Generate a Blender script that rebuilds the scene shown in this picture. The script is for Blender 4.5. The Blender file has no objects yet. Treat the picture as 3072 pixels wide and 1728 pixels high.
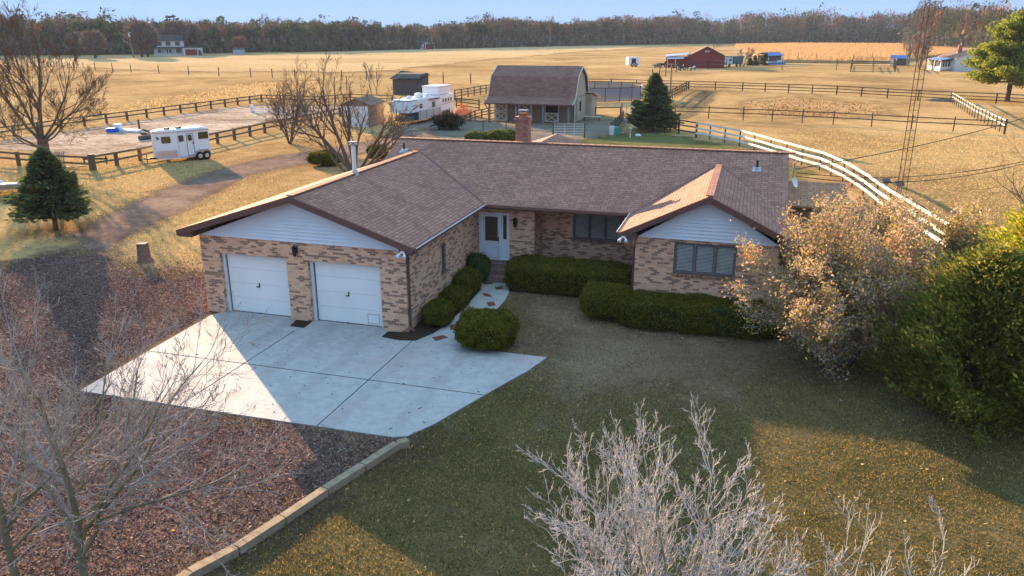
import bpy, math, random
import numpy as np
from mathutils import Vector, Matrix, noise as mnoise
R = math.radians
scene = bpy.context.scene
# ------------------------------------------------------------------ camera
CAM = (9.8765, -21.5587, 9.1587); YAW = 0.2903; PITCH = 0.3148; ROLL = -0.0012
FOC = 2373.0; PW, PH = 3072.0, 1728.0
cd = bpy.data.cameras.new('camera'); cam = bpy.data.objects.new('camera', cd)
scene.collection.objects.link(cam); scene.camera = cam
cd.sensor_fit = 'HORIZONTAL'; cd.sensor_width = 36.0; cd.lens = 36.0 * FOC / PW
cd.clip_start = 0.1; cd.clip_end = 6000
def _axes():
    cy, sy = math.cos(YAW), math.sin(YAW)
    f0 = Vector((-sy, cy, 0)); r0 = Vector((cy, sy, 0)); z = Vector((0, 0, 1))
    f = math.cos(PITCH) * f0 - math.sin(PITCH) * z
    u = math.sin(PITCH) * f0 + math.cos(PITCH) * z
    r = math.cos(ROLL) * r0 + math.sin(ROLL) * u
    u2 = -math.sin(ROLL) * r0 + math.cos(ROLL) * u
    return r, u2, f
AR, AU, AF = _axes()
m = Matrix((AR, AU, -AF)).transposed().to_4x4(); m.translation = Vector(CAM)
cam.matrix_world = m
# ------------------------------------------------------------------ light
SUN_EL = 12.8
SUN_DIR = Vector((-0.743, 0.669, 0)).normalized() * math.cos(R(SUN_EL)) + Vector((0, 0, math.sin(R(SUN_EL))))
world = bpy.data.worlds.new('World'); scene.world = world; world.use_nodes = True
wn = world.node_tree; wn.nodes.clear()
sky = wn.nodes.new('ShaderNodeTexSky'); sky.sky_type = 'NISHITA'; sky.sun_disc = False
sky.sun_elevation = R(SUN_EL); sky.sun_rotation = math.atan2(SUN_DIR.x, SUN_DIR.y)
sky.altitude = 0; sky.air_density = 1.0; sky.dust_density = 0.0; sky.ozone_density = 2.5
stc = wn.nodes.new('ShaderNodeTexCoord'); smp = wn.nodes.new('ShaderNodeMapping'); smp.inputs['Location'].default_value = (0.36, 0.42, 0.62); smp.inputs['Scale'].default_value = (0.15, 0.15, -0.42)
wn.links.new(stc.outputs['Generated'], smp.inputs[0]); wn.links.new(smp.outputs[0], sky.inputs[0])
hs = wn.nodes.new('ShaderNodeMixRGB'); hs.blend_type = 'MULTIPLY'; hs.inputs[0].default_value = 1.0
hs.inputs[2].default_value = (1.10, 0.97, 0.90, 1)
bg = wn.nodes.new('ShaderNodeBackground'); bg.inputs[1].default_value = 0.11
wo = wn.nodes.new('ShaderNodeOutputWorld')
wn.links.new(sky.outputs[0], hs.inputs[1]); wn.links.new(hs.outputs[0], bg.inputs[0]); wn.links.new(bg.outputs[0], wo.inputs[0])
ld = bpy.data.lights.new('sun', 'SUN'); ld.energy = 4.2; ld.angle = R(0.5); ld.color = (1.0, 0.66, 0.38)
lo = bpy.data.objects.new('sun', ld); scene.collection.objects.link(lo)
lo.rotation_euler = (-SUN_DIR).to_track_quat('-Z', 'Y').to_euler()
vs = scene.view_settings; vs.view_transform = 'Standard'; vs.look = 'None'; vs.gamma = 1.0; vs.exposure = 2.36
scene.cycles.max_bounces = 5; scene.cycles.diffuse_bounces = 2; scene.cycles.glossy_bounces = 2
scene.cycles.transparent_max_bounces = 12; scene.cycles.volume_bounces = 0
# ------------------------------------------------------------------ measuring helpers: photograph pixel -> place in the world
def ray(x, y):
    d = AF * FOC + AR * (x - PW / 2) - AU * (y - PH / 2)
    return d
def G(x, y, z=0.0):
    d = ray(x, y); t = (z - CAM[2]) / d.z
    return (CAM[0] + d.x * t, CAM[1] + d.y * t)
def onY(x, y, Y):
    d = ray(x, y); t = (Y - CAM[1]) / d.y
    return (CAM[0] + d.x * t, CAM[2] + d.z * t)
def hgt(g, y):
    lo_, hi = -5.0, 90.0
    for _ in range(50):
        mm = (lo_ + hi) / 2
        d = Vector((g[0], g[1], mm)) - Vector(CAM)
        py = PH / 2 - FOC * d.dot(AU) / d.dot(AF)
        if py > y: lo_ = mm
        else: hi = mm
    return lo_
_T = [(0, 0), (1024, 0), (2048, 0), (0, 576), (1024, 576), (2048, 576), (0, 1152), (1024, 1152), (2048, 1152)]
def t(n, x, y):
    return (_T[n - 1][0] + x / 2.5156, _T[n - 1][1] + y / 2.5156)
def GT(n, x, y, z=0.0): return G(*t(n, x, y), z)
def z1(x, y): return 980 + x / 5.795, 180 + y / 5.796
def zb(x, y): return 1420 + x / 4.025, 180 + y / 4.025
def zc(x, y): return 1900 + x / 3.903, 100 + y / 3.903
def zd(x, y): return 2480 + x / 4.351, 100 + y / 4.351
def z6(x, y): return 300 + x / 4.6, 340 + y / 4.6
# ------------------------------------------------------------------ materials
MATS = {}
def new_mat(name):
    mt = bpy.data.materials.new(name); mt.use_nodes = True
    nt = mt.node_tree; nt.nodes.clear()
    out = nt.nodes.new('ShaderNodeOutputMaterial'); p = nt.nodes.new('ShaderNodeBsdfPrincipled')
    nt.links.new(p.outputs[0], out.inputs[0]); MATS[name] = mt
    p.inputs['Specular IOR Level'].default_value = 0.3
    return mt, nt, p, out
def ramp(nt, stops, interp='LINEAR'):
    r = nt.nodes.new('ShaderNodeValToRGB'); cr = r.color_ramp; cr.interpolation = interp
    while len(cr.elements) < len(stops): cr.elements.new(0.5)
    for e, (pos, c) in zip(cr.elements, stops):
        e.position = pos; e.color = (c[0], c[1], c[2], 1) if not isinstance(c, (int, float)) else (c, c, c, 1)
    return r
def noise(nt, scale, detail=4, rough=0.6, coord=None, vec=None, dist=0.0):
    n = nt.nodes.new('ShaderNodeTexNoise'); n.inputs['Scale'].default_value = scale
    n.inputs['Detail'].default_value = detail; n.inputs['Roughness'].default_value = rough
    n.inputs['Distortion'].default_value = dist
    if vec is not None: nt.links.new(vec, n.inputs['Vector'])
    return n
def mathn(nt, op, a, b=None, clamp=False):
    n = nt.nodes.new('ShaderNodeMath'); n.operation = op; n.use_clamp = clamp
    for i, v in enumerate((a, b)):
        if v is None: continue
        if isinstance(v, (int, float)): n.inputs[i].default_value = v
        else: nt.links.new(v, n.inputs[i])
    return n.outputs[0]
def mixc(nt, f, a, b, mode='MIX'):
    n = nt.nodes.new('ShaderNodeMixRGB'); n.blend_type = mode
    for i, v in enumerate((f, a, b)):
        if isinstance(v, (int, float)): n.inputs[i].default_value = v
        elif isinstance(v, (tuple, list)): n.inputs[i].default_value = (v[0], v[1], v[2], 1)
        else: nt.links.new(v, n.inputs[i])
    return n.outputs[0]
def bump(nt, p, h, strength=0.5, dist=0.02):
    b = nt.nodes.new('ShaderNodeBump'); b.inputs['Strength'].default_value = strength; b.inputs['Distance'].default_value = dist
    nt.links.new(h, b.inputs['Height']); nt.links.new(b.outputs[0], p.inputs['Normal'])
def wpos(nt, scale=(1, 1, 1), rot=0.0):
    g = nt.nodes.new('ShaderNodeNewGeometry'); mp = nt.nodes.new('ShaderNodeMapping')
    mp.inputs['Scale'].default_value = scale; mp.inputs['Rotation'].default_value = (0, 0, rot)
    nt.links.new(g.outputs['Position'], mp.inputs[0]); return mp.outputs[0]
def ocoord(nt):
    c = nt.nodes.new('ShaderNodeTexCoord'); return c.outputs['Object']
def uvc(nt):
    c = nt.nodes.new('ShaderNodeTexCoord'); return c.outputs['UV']
def M(name, c1, c2=None, scale=3.0, rough=0.75, metal=0.0, bmp=0.0, spec=0.3):
    """plain weathered surface: colour drifting between c1 and c2"""
    if name in MATS: return MATS[name]
    mt, nt, p, o = new_mat(name)
    p.inputs['Roughness'].default_value = rough; p.inputs['Metallic'].default_value = metal
    p.inputs['Specular IOR Level'].default_value = spec
    if c2 is None: c2 = tuple(v * 0.78 for v in c1)
    if rough >= 0.8: p.inputs['Specular IOR Level'].default_value = 0.05
    n = noise(nt, scale, 5, 0.65, vec=ocoord(nt)); r = ramp(nt, [(0.35, c1), (0.7, c2)])
    nt.links.new(n.outputs[0], r.inputs[0]); nt.links.new(r.outputs[0], p.inputs['Base Color'])
    if bmp: bump(nt, p, n.outputs[0], bmp, 0.02)
    return mt
def M_attr(name, rough=0.7, trans=0.0, spec=0.25):
    """colour from the mesh's own per-leaf colour attribute"""
    if name in MATS: return MATS[name]
    mt, nt, p, o = new_mat(name)
    a = nt.nodes.new('ShaderNodeAttribute'); a.attribute_name = 'col'
    nt.links.new(a.outputs['Color'], p.inputs['Base Color']); p.inputs['Roughness'].default_value = rough
    p.inputs['Specular IOR Level'].default_value = spec
    if trans > 0:
        tr = nt.nodes.new('ShaderNodeBsdfTranslucent'); nt.links.new(a.outputs['Color'], tr.inputs[0])
        mx = nt.nodes.new('ShaderNodeMixShader'); mx.inputs[0].default_value = trans
        nt.links.new(p.outputs[0], mx.inputs[1]); nt.links.new(tr.outputs[0], mx.inputs[2]); nt.links.new(mx.outputs[0], o.inputs[0])
    return mt
def make_brick(name, tan, tan2, dark, dark2, mortar, w=0.2, h=0.068, soldier=False):
    mt, nt, p, o = new_mat(name)
    b = nt.nodes.new('ShaderNodeTexBrick'); b.inputs['Scale'].default_value = 1.0
    b.inputs['Brick Width'].default_value = w; b.inputs['Row Height'].default_value = h
    b.inputs['Mortar Size'].default_value = 0.005; b.inputs['Mortar Smooth'].default_value = 0.2
    b.inputs['Color1'].default_value = (0, 0, 0, 1); b.inputs['Color2'].default_value = (1, 1, 1, 1); b.inputs['Bias'].default_value = 0.0
    b.inputs['Mortar'].default_value = (0.5, 0.5, 0.5, 1); b.offset = 0.5
    nt.links.new(uvc(nt), b.inputs['Vector'])
    r = ramp(nt, [(0.0, tan), (0.3, tan2), (0.48, tuple(v * 1.06 for v in tan)), (0.62, dark), (0.8, dark2), (0.92, tan2)], 'CONSTANT')
    nt.links.new(b.outputs['Color'], r.inputs[0])
    n = noise(nt, 0.9, 4, vec=uvc(nt)); f = mathn(nt, 'MULTIPLY', n.outputs[0], 0.35)
    c = mixc(nt, f, r.outputs[0], tuple(v * 0.7 for v in tan))
    c = mixc(nt, b.outputs['Fac'], c, mortar)
    nt.links.new(c, p.inputs['Base Color']); p.inputs['Roughness'].default_value = 0.85
    inv = mathn(nt, 'SUBTRACT', 1.0, b.outputs['Fac']); bump(nt, p, inv, 0.5, 0.008)
    return mt
def make_shingle(name, c1, c2, c3, row=0.13, wd=0.24):
    mt, nt, p, o = new_mat(name); uv = uvc(nt)
    b = nt.nodes.new('ShaderNodeTexBrick'); b.inputs['Scale'].default_value = 1.0
    b.inputs['Brick Width'].default_value = wd; b.inputs['Row Height'].default_value = row
    b.inputs['Mortar Size'].default_value = 0.012; b.inputs['Mortar Smooth'].default_value = 0.3
    b.inputs['Color1'].default_value = (0, 0, 0, 1); b.inputs['Color2'].default_value = (1, 1, 1, 1)
    b.offset = 0.37; b.offset_frequency = 3; b.inputs['Mortar'].default_value = (0.3, 0.3, 0.3, 1)
    nt.links.new(uv, b.inputs['Vector'])
    r = ramp(nt, [(0.0, c1), (0.35, c2), (0.65, c3), (1.0, c1)]); nt.links.new(b.outputs['Color'], r.inputs[0])
    n2 = noise(nt, 55, 2, 0.8, vec=uv); n3 = noise(nt, 0.7, 5, 0.7, vec=uv, dist=0.6)
    c = mixc(nt, 0.35, r.outputs[0], n2.outputs[0], 'OVERLAY')
    rr = ramp(nt, [(0.3, 0.8), (0.7, 1.15)]); nt.links.new(n3.outputs[0], rr.inputs[0])
    c = mixc(nt, 1.0, c, rr.outputs[0], 'MULTIPLY')
    c = mixc(nt, mathn(nt, 'MULTIPLY', b.outputs['Fac'], 0.75), c, tuple(v * 0.28 for v in c1))
    nt.links.new(c, p.inputs['Base Color']); p.inputs['Roughness'].default_value = 0.9; p.inputs['Specular IOR Level'].default_value = 0.2
    sx = nt.nodes.new('ShaderNodeSeparateXYZ'); nt.links.new(uv, sx.inputs[0])
    fr = mathn(nt, 'FRACT', mathn(nt, 'DIVIDE', sx.outputs[1], row))
    hh = mathn(nt, 'ADD', mathn(nt, 'MULTIPLY', fr, -0.6), mathn(nt, 'MULTIPLY', b.outputs['Color'], 0.35))
    bump(nt, p, mathn(nt, 'ADD', hh, mathn(nt, 'MULTIPLY', n2.outputs[0], 0.15)), 0.6, 0.012)
    return mt
def make_ground(name, stops, scale=(1, 1, 1), fine=9.0, coarse=0.12, bstr=0.8, bdist=0.05, edge=None, tint=None, rough=0.95, mid=1.3, rot=0.0, wet=None):
    """natural ground: three noise octaves of colour, optional ragged border driven by the 'sd' attribute"""
    mt, nt, p, o = new_mat(name); v = wpos(nt, scale, rot)
    a = noise(nt, coarse, 4, 0.6, vec=v, dist=0.5); b = noise(nt, mid, 5, 0.7, vec=v); c = noise(nt, fine, 5, 0.85, vec=v)
    s = mathn(nt, 'ADD', mathn(nt, 'MULTIPLY', a.outputs[0], 0.42), mathn(nt, 'ADD', mathn(nt, 'MULTIPLY', b.outputs[0], 0.3), mathn(nt, 'MULTIPLY', c.outputs[0], 0.28)))
    r = ramp(nt, stops); nt.links.new(s, r.inputs[0]); col = r.outputs[0]
    k = ramp(nt, [(0.3, 0.62), (0.5, 1.0), (0.72, 1.3)]); nt.links.new(c.outputs[0], k.inputs[0])
    col = mixc(nt, 1.0, col, k.outputs[0], 'MULTIPLY')
    if tint:
        tn = noise(nt, tint[1], 3, 0.5, vec=v, dist=1.0); tr_ = ramp(nt, [(tint[2], 0.0), (tint[2] + 0.12, tint[3])]); nt.links.new(tn.outputs[0], tr_.inputs[0])
        col = mixc(nt, tr_.outputs[0], col, tint[0])
    nt.links.new(col, p.inputs['Base Color']); p.inputs['Roughness'].default_value = rough; p.inputs['Specular IOR Level'].default_value = 0.0
    bump(nt, p, mathn(nt, 'ADD', c.outputs[0], mathn(nt, 'MULTIPLY', b.outputs[0], 1.5)), bstr, bdist)
    if edge:
        at = nt.nodes.new('ShaderNodeAttribute'); at.attribute_name = 'sd'
        en = noise(nt, edge[1], 5, 0.75, vec=wpos(nt)); e2 = mathn(nt, 'MULTIPLY', mathn(nt, 'SUBTRACT', en.outputs[0], 0.5), edge[0] * 5)
        ff = mathn(nt, 'ADD', mathn(nt, 'DIVIDE', mathn(nt, 'ADD', at.outputs['Fac'], e2), edge[2]), 0.5, clamp=True)
        tr = nt.nodes.new('ShaderNodeBsdfTransparent'); mx = nt.nodes.new('ShaderNodeMixShader')
        nt.links.new(ff, mx.inputs[0]); nt.links.new(tr.outputs[0], mx.inputs[1]); nt.links.new(p.outputs[0], mx.inputs[2]); nt.links.new(mx.outputs[0], o.inputs[0])
    return mt
def make_glass(name, tint=(0.02, 0.025, 0.03), op=0.35):
    mt, nt, p, o = new_mat(name)
    p.inputs['Base Color'].default_value = (*tint, 1); p.inputs['Roughness'].default_value = 0.05; p.inputs['Specular IOR Level'].default_value = 0.6
    tr = nt.nodes.new('ShaderNodeBsdfTransparent'); mx = nt.nodes.new('ShaderNodeMixShader'); mx.inputs[0].default_value = op
    nt.links.new(tr.outputs[0], mx.inputs[1]); nt.links.new(p.outputs[0], mx.inputs[2]); nt.links.new(mx.outputs[0], o.inputs[0])
    return mt
# ------------------------------------------------------------------ mesh builder
class MB:
    def __init__(s): s.v = []; s.f = []; s.c = []; s.off = (0, 0, 0)
    def poly(s, pts, col=None):
        n = len(s.v); s.v += [tuple(p) for p in pts]; s.f.append(tuple(range(n, n + len(pts))))
        return s
    def box(s, c, d, rz=0.0, tilt=None):
        x, y, z = d[0] / 2, d[1] / 2, d[2] / 2; n = len(s.v); cr, sr = math.cos(rz), math.sin(rz)
        for dz in (-z, z):
            for dx, dy in ((-x, -y), (x, -y), (x, y), (-x, y)):
                px, py, pz = dx, dy, dz
                if tilt is not None:
                    q = tilt @ Vector((px, py, pz)); px, py, pz = q
                s.v.append((c[0] + px * cr - py * sr, c[1] + px * sr + py * cr, c[2] + pz))
        s.f += [(n, n + 3, n + 2, n + 1), (n + 4, n + 5, n + 6, n + 7), (n, n + 1, n + 5, n + 4), (n + 1, n + 2, n + 6, n + 5), (n + 2, n + 3, n + 7, n + 6), (n + 3, n, n + 4, n + 7)]
        return s
    def beam(s, a, b, w, h):
        """box-section bar from a to b, w wide (sideways), h tall"""
        a, b = Vector(a), Vector(b); d = (b - a); L = d.length; d /= L
        up = Vector((0, 0, 1)) if abs(d.z) < 0.95 else Vector((0, 1, 0))
        sd = d.cross(up).normalized() * w / 2; uu = sd.cross(d).normalized() * h / 2; n = len(s.v)
        for q in (a, b):
            for k in (-sd - uu, sd - uu, sd + uu, -sd + uu): s.v.append(tuple(q + k))
        s.f += [(n, n + 1, n + 2, n + 3), (n + 7, n + 6, n + 5, n + 4), (n, n + 4, n + 5, n + 1), (n + 1, n + 5, n + 6, n + 2), (n + 2, n + 6, n + 7, n + 3), (n + 3, n + 7, n + 4, n)]
        return s
    def prism(s, pts, z0, z1):
        n = len(s.v); k = len(pts)
        s.v += [(p[0], p[1], z0) for p in pts] + [(p[0], p[1], z1) for p in pts]
        s.f.append(tuple(range(n + k, n + 2 * k))); s.f.append(tuple(range(n + k - 1, n - 1, -1)))
        for i in range(k): j = (i + 1) % k; s.f.append((n + i, n + j, n + k + j, n + k + i))
        return s
    def extr(s, pts, vec):
        n = len(s.v); k = len(pts)
        s.v += [tuple(p) for p in pts] + [(p[0] + vec[0], p[1] + vec[1], p[2] + vec[2]) for p in pts]
        s.f.append(tuple(range(n + k, n + 2 * k))); s.f.append(tuple(range(n + k - 1, n - 1, -1)))
        for i in range(k): j = (i + 1) % k; s.f.append((n + i, n + j, n + k + j, n + k + i))
        return s
    def tube(s, pts, rad, n=6, cap=True):
        k0 = len(s.v); m_ = len(pts); prev = None
        for i in range(m_):
            a = pts[max(i - 1, 0)]; b = pts[min(i + 1, m_ - 1)]
            dx, dy, dz = b[0] - a[0], b[1] - a[1], b[2] - a[2]; L = math.sqrt(dx * dx + dy * dy + dz * dz) or 1; dx /= L; dy /= L; dz /= L
            if prev is None:
                ux, uy, uz = (0, 0, 1) if abs(dz) < 0.9 else (1, 0, 0)
            else: ux, uy, uz = prev
            px, py, pz = uy * dz - uz * dy, uz * dx - ux * dz, ux * dy - uy * dx; L = math.sqrt(px * px + py * py + pz * pz) or 1; px /= L; py /= L; pz /= L
            qx, qy, qz = dy * pz - dz * py, dz * px - dx * pz, dx * py - dy * px; prev = (qx, qy, qz)
            r = rad[i] if isinstance(rad, (list, tuple)) else rad; P = pts[i]
            for j in range(n):
                an = 6.2832 * j / n; c = math.cos(an) * r; d = math.sin(an) * r
                s.v.append((P[0] + px * c + qx * d, P[1] + py * c + qy * d, P[2] + pz * c + qz * d))
        for i in range(m_ - 1):
            for j in range(n):
                j2 = (j + 1) % n; a = k0 + i * n
                s.f.append((a + j, a + j2, a + n + j2, a + n + j))
        if cap:
            s.f.append(tuple(k0 + j for j in range(n - 1, -1, -1))); s.f.append(tuple(k0 + (m_ - 1) * n + j for j in range(n)))
        return s
    def cyl(s, c, r, z0, z1, n=12, r2=None):
        return s.tube([(c[0], c[1], z0), (c[0], c[1], z1)], [r, r if r2 is None else r2], n)
    def wheel(s, c, r, w, ax, n=18, r2=None):
        """disc of radius r, axle direction ax (unit x,y)"""
        return s.tube([(c[0] - ax[0] * w / 2, c[1] - ax[1] * w / 2, c[2]), (c[0] + ax[0] * w / 2, c[1] + ax[1] * w / 2, c[2])], [r, r], n)
    def dome(s, c, rx, ry, rz, n=16, mrows=6, full=False):
        k0 = len(s.v); a0 = -math.pi / 2 if full else 0
        for i in range(mrows + 1):
            a = a0 + (math.pi / 2 - a0) * i / mrows
            for j in range(n):
                b = 6.2832 * j / n; s.v.append((c[0] + rx * math.cos(a) * math.cos(b), c[1] + ry * math.cos(a) * math.sin(b), c[2] + rz * math.sin(a)))
        for i in range(mrows):
            for j in range(n):
                j2 = (j + 1) % n; s.f.append((k0 + i * n + j, k0 + i * n + j2, k0 + (i + 1) * n + j2, k0 + (i + 1) * n + j))
        return s
    def merge(s, o):
        n = len(s.v); s.v += o.v; s.f += [tuple(i + n for i in f) for f in o.f]; return s
def auto_uv(me):
    n = len(me.polygons)
    if n == 0: return
    nv = len(me.vertices); co = np.empty(nv * 3); me.vertices.foreach_get('co', co); co = co.reshape(-1, 3)
    nr = np.empty(n * 3); me.polygons.foreach_get('normal', nr); nr = nr.reshape(-1, 3)
    tot = np.empty(n, int); me.polygons.foreach_get('loop_total', tot); vi = np.empty(len(me.loops), int); me.loops.foreach_get('vertex_index', vi)
    pf = np.repeat(np.arange(n), tot); N = nr[pf]; P = co[vi]
    tx = np.stack([-N[:, 1], N[:, 0], np.zeros(len(N))], 1); L = np.linalg.norm(tx, axis=1); flat = L < 0.12
    tx[flat] = (1, 0, 0); L[flat] = 1; tx /= L[:, None]
    neg = (tx[:, 0] + tx[:, 1] * 1.01) < 0; tx[neg] *= -1
    up = np.cross(N, tx); up[flat] = (0, 1, 0); ng = up[:, 2] < 0; up[ng & ~flat] *= -1
    uv = np.stack([(P * tx).sum(1) + 100, (P * up).sum(1) + 100], 1)
    ul = me.uv_layers.new(name='UVMap'); ul.data.foreach_set('uv', uv.ravel())
def obj(name, mb, mat, parent=None, smooth=False, loc=None):
    me = bpy.data.meshes.new(name)
    me.from_pydata(mb.v, [], mb.f); me.update()
    if len(me.polygons) < 60000: auto_uv(me)
    if mat is not None: me.materials.append(mat if not isinstance(mat, str) else MATS[mat])
    if smooth: me.polygons.foreach_set('use_smooth', [True] * len(me.polygons))
    o = bpy.data.objects.new(name, me); scene.collection.objects.link(o)
    if parent is not None: o.parent = parent
    if loc is not None: o.location = loc
    return o
def tag(o, label=None, cat=None, group=None, kind=None):
    if label: o['label'] = label
    if cat: o['category'] = cat
    if group: o['group'] = group
    if kind: o['kind'] = kind
    return o
def thing(name, label, cat, loc=(0, 0, 0), rz=0.0, group=None):
    o = bpy.data.objects.new(name, None); scene.collection.objects.link(o)
    o.location = (loc[0], loc[1], loc[2] if len(loc) > 2 else 0); o.rotation_euler = (0, 0, rz); o.empty_display_size = 0.3
    return tag(o, label, cat, group)
def dup(root, loc, rz=None, label=None, group=None, scale=None):
    r = root.copy(); scene.collection.objects.link(r); r.location = (loc[0], loc[1], loc[2] if len(loc) > 2 else 0)
    if rz is not None: r.rotation_euler = (0, 0, rz)
    if scale: r.scale = scale
    if label: r['label'] = label
    if group: r['group'] = group
    for ch in list(root.children):
        c = ch.copy(); scene.collection.objects.link(c); c.parent = r
        for g in ch.children:
            d = g.copy(); scene.collection.objects.link(d); d.parent = c
    return r
def np_mesh(name, V, F, mat, parent=None, col=None, attr=None, smooth=False):
    """V (n,3), F (m,k) all faces same size; col (n,3) point colours"""
    V = np.asarray(V, np.float32); F = np.asarray(F, np.int32); k = F.shape[1]
    me = bpy.data.meshes.new(name); me.vertices.add(len(V)); me.vertices.foreach_set('co', V.ravel())
    me.loops.add(F.size); me.loops.foreach_set('vertex_index', F.ravel())
    me.polygons.add(len(F)); me.polygons.foreach_set('loop_start', np.arange(0, F.size, k, dtype=np.int32))
    try: me.polygons.foreach_set('loop_total', np.full(len(F), k, np.int32))
    except Exception: pass
    me.update(calc_edges=True); me.validate()
    if col is not None:
        a = me.attributes.new('col', 'FLOAT_COLOR', 'POINT'); a.data.foreach_set('color', np.concatenate([col, np.ones((len(col), 1))], 1).astype(np.float32).ravel())
    if attr is not None:
        a = me.attributes.new('sd', 'FLOAT', 'POINT'); a.data.foreach_set('value', np.asarray(attr, np.float32))
    me.materials.append(mat if not isinstance(mat, str) else MATS[mat])
    if smooth: me.polygons.foreach_set('use_smooth', np.ones(len(F), bool))
    o = bpy.data.objects.new(name, me); scene.collection.objects.link(o)
    if parent is not None: o.parent = parent
    return o
def leaves(name, C, N, size, cols, mat, parent=None, aspect=2.0, rng=None, droop=None):
    """one thin quad per centre; N = preferred normal or None; size array; cols (n,3)"""
    rng = rng or np.random.default_rng(1); n = len(C); C = np.asarray(C)
    A = rng.normal(size=(n, 3)) if droop is None else droop + rng.normal(size=(n, 3)) * 0.35
    A /= np.linalg.norm(A, axis=1)[:, None]
    B = rng.normal(size=(n, 3)) if N is None else np.cross(N + rng.normal(size=(n, 3)) * 0.5, A)
    B = np.cross(B, A) if N is None else B
    B /= (np.linalg.norm(B, axis=1)[:, None] + 1e-9)
    size = np.broadcast_to(size, (n,))[:, None]
    a = A * size * 0.5 * aspect ** 0.5; b = B * size * 0.5 / aspect ** 0.5
    V = np.stack([C - a, C + b, C + a, C - b], 1).reshape(-1, 3); F = np.arange(4 * n).reshape(-1, 4)
    return np_mesh(name, V, F, mat, parent, col=np.repeat(cols, 4, 0))
def palette(rng, n, cols, w=None, jit=0.15):
    cols = np.array(cols, float); i = rng.choice(len(cols), n, p=w); c = cols[i] * (1 + rng.normal(size=(n, 1)) * jit)
    return np.clip(c, 0.003, 0.95)
def sdist(px, py, poly):
    """signed distance to polygon, positive inside"""
    d = np.full(px.shape, 1e18); ins = np.zeros(px.shape, bool); k = len(poly)
    for i in range(k):
        ax, ay = poly[i]; bx, by = poly[(i + 1) % k]
        ex, ey = bx - ax, by - ay; wx, wy = px - ax, py - ay
        tt = np.clip((wx * ex + wy * ey) / (ex * ex + ey * ey + 1e-12), 0, 1)
        d = np.minimum(d, (wx - ex * tt) ** 2 + (wy - ey * tt) ** 2)
        c = ((ay > py) != (by > py)) & (px < (bx - ax) * (py - ay) / ((by - ay) if by != ay else 1e-9) + ax); ins ^= c
    d = np.sqrt(d); return np.where(ins, d, -d)
def patch(name, poly, z, mat, res, margin, kind='structure'):
    P = np.array(poly); x0, y0 = P.min(0) - margin - res; x1, y1 = P.max(0) + margin + res
    nx, ny = int((x1 - x0) / res) + 2, int((y1 - y0) / res) + 2
    X, Y = np.meshgrid(x0 + np.arange(nx) * res, y0 + np.arange(ny) * res); sd = sdist(X, Y, poly)
    ok = sd > -margin; q = ok[:-1, :-1] | ok[1:, :-1] | ok[:-1, 1:] | ok[1:, 1:]
    idx = np.arange(nx * ny).reshape(ny, nx); jj, ii = np.nonzero(q)
    F = np.stack([idx[jj, ii], idx[jj, ii + 1], idx[jj + 1, ii + 1], idx[jj + 1, ii]], 1)
    used, inv = np.unique(F, return_inverse=True); V = np.stack([X.ravel(), Y.ravel(), np.full(nx * ny, z)], 1)[used]
    o = np_mesh(name, V, inv.reshape(F.shape), mat, attr=sd.ravel()[used]); o['kind'] = kind
    return o
def pip(x, y, poly): return sdist(x, y, poly) > 0
# ================================================================== GROUND
T1, T2, T3 = (0.27, 0.17, 0.075), (0.41, 0.275, 0.122), (0.50, 0.355, 0.175)
make_ground('dry_grass', [(0.34, (0.16, 0.13, 0.045)), (0.45, T1), (0.53, T2), (0.64, T3)], coarse=0.05, mid=0.6, fine=5, bstr=0.7, bdist=0.05, tint=((0.27, 0.21, 0.07), 0.03, 0.56, 0.35))
make_ground('worn_lawn', [(0.38, (0.14, 0.095, 0.055)), (0.5, (0.24, 0.17, 0.10)), (0.64, (0.33, 0.245, 0.155))], coarse=0.25, mid=1.6, fine=16, bstr=0.9, bdist=0.03, edge=(1.3, 0.45, 3.0))
make_ground('lawn', [(0.38, (0.070, 0.060, 0.024)), (0.48, (0.11, 0.088, 0.036)), (0.56, (0.155, 0.118, 0.055)), (0.66, (0.21, 0.155, 0.08))], coarse=0.25, mid=1.6, fine=16, bstr=0.9, bdist=0.035, edge=(0.25, 1.2, 0.35), tint=((0.19, 0.20, 0.17), 0.45, 0.62, 0.25))
make_ground('mulch', [(0.38, (0.065, 0.038, 0.032)), (0.5, (0.15, 0.095, 0.078)), (0.6, (0.25, 0.165, 0.13)), (0.7, (0.36, 0.26, 0.18))], coarse=0.3, mid=2.5, fine=22, bstr=1.0, bdist=0.05, edge=(0.9, 0.45, 2.2), tint=((0.26, 0.20, 0.10), 0.25, 0.60, 0.5))
make_ground('track_gravel', [(0.38, (0.12, 0.08, 0.06)), (0.5, (0.21, 0.145, 0.11)), (0.62, (0.33, 0.24, 0.17))], coarse=0.3, mid=2.0, fine=14, bstr=1.0, bdist=0.05, edge=(0.7, 0.6, 1.2))
make_ground('sand', [(0.38, (0.17, 0.12, 0.08)), (0.46, (0.31, 0.24, 0.18)), (0.54, (0.46, 0.375, 0.29)), (0.66, (0.60, 0.51, 0.41))], coarse=0.1, mid=0.55, fine=2.2, bstr=1.0, bdist=0.16, edge=(0.8, 0.4, 0.8), scale=(0.7, 1.3, 1), tint=((0.30, 0.21, 0.08), 0.11, 0.6, 0.8))
make_ground('yard_dirt', [(0.36, (0.10, 0.09, 0.07)), (0.5, (0.17, 0.15, 0.12)), (0.64, (0.25, 0.21, 0.15))], coarse=0.12, mid=0.8, fine=5, bstr=0.8, bdist=0.05, edge=(0.8, 0.25, 1.2), tint=((0.30, 0.22, 0.10), 0.2, 0.55, 0.7))
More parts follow.
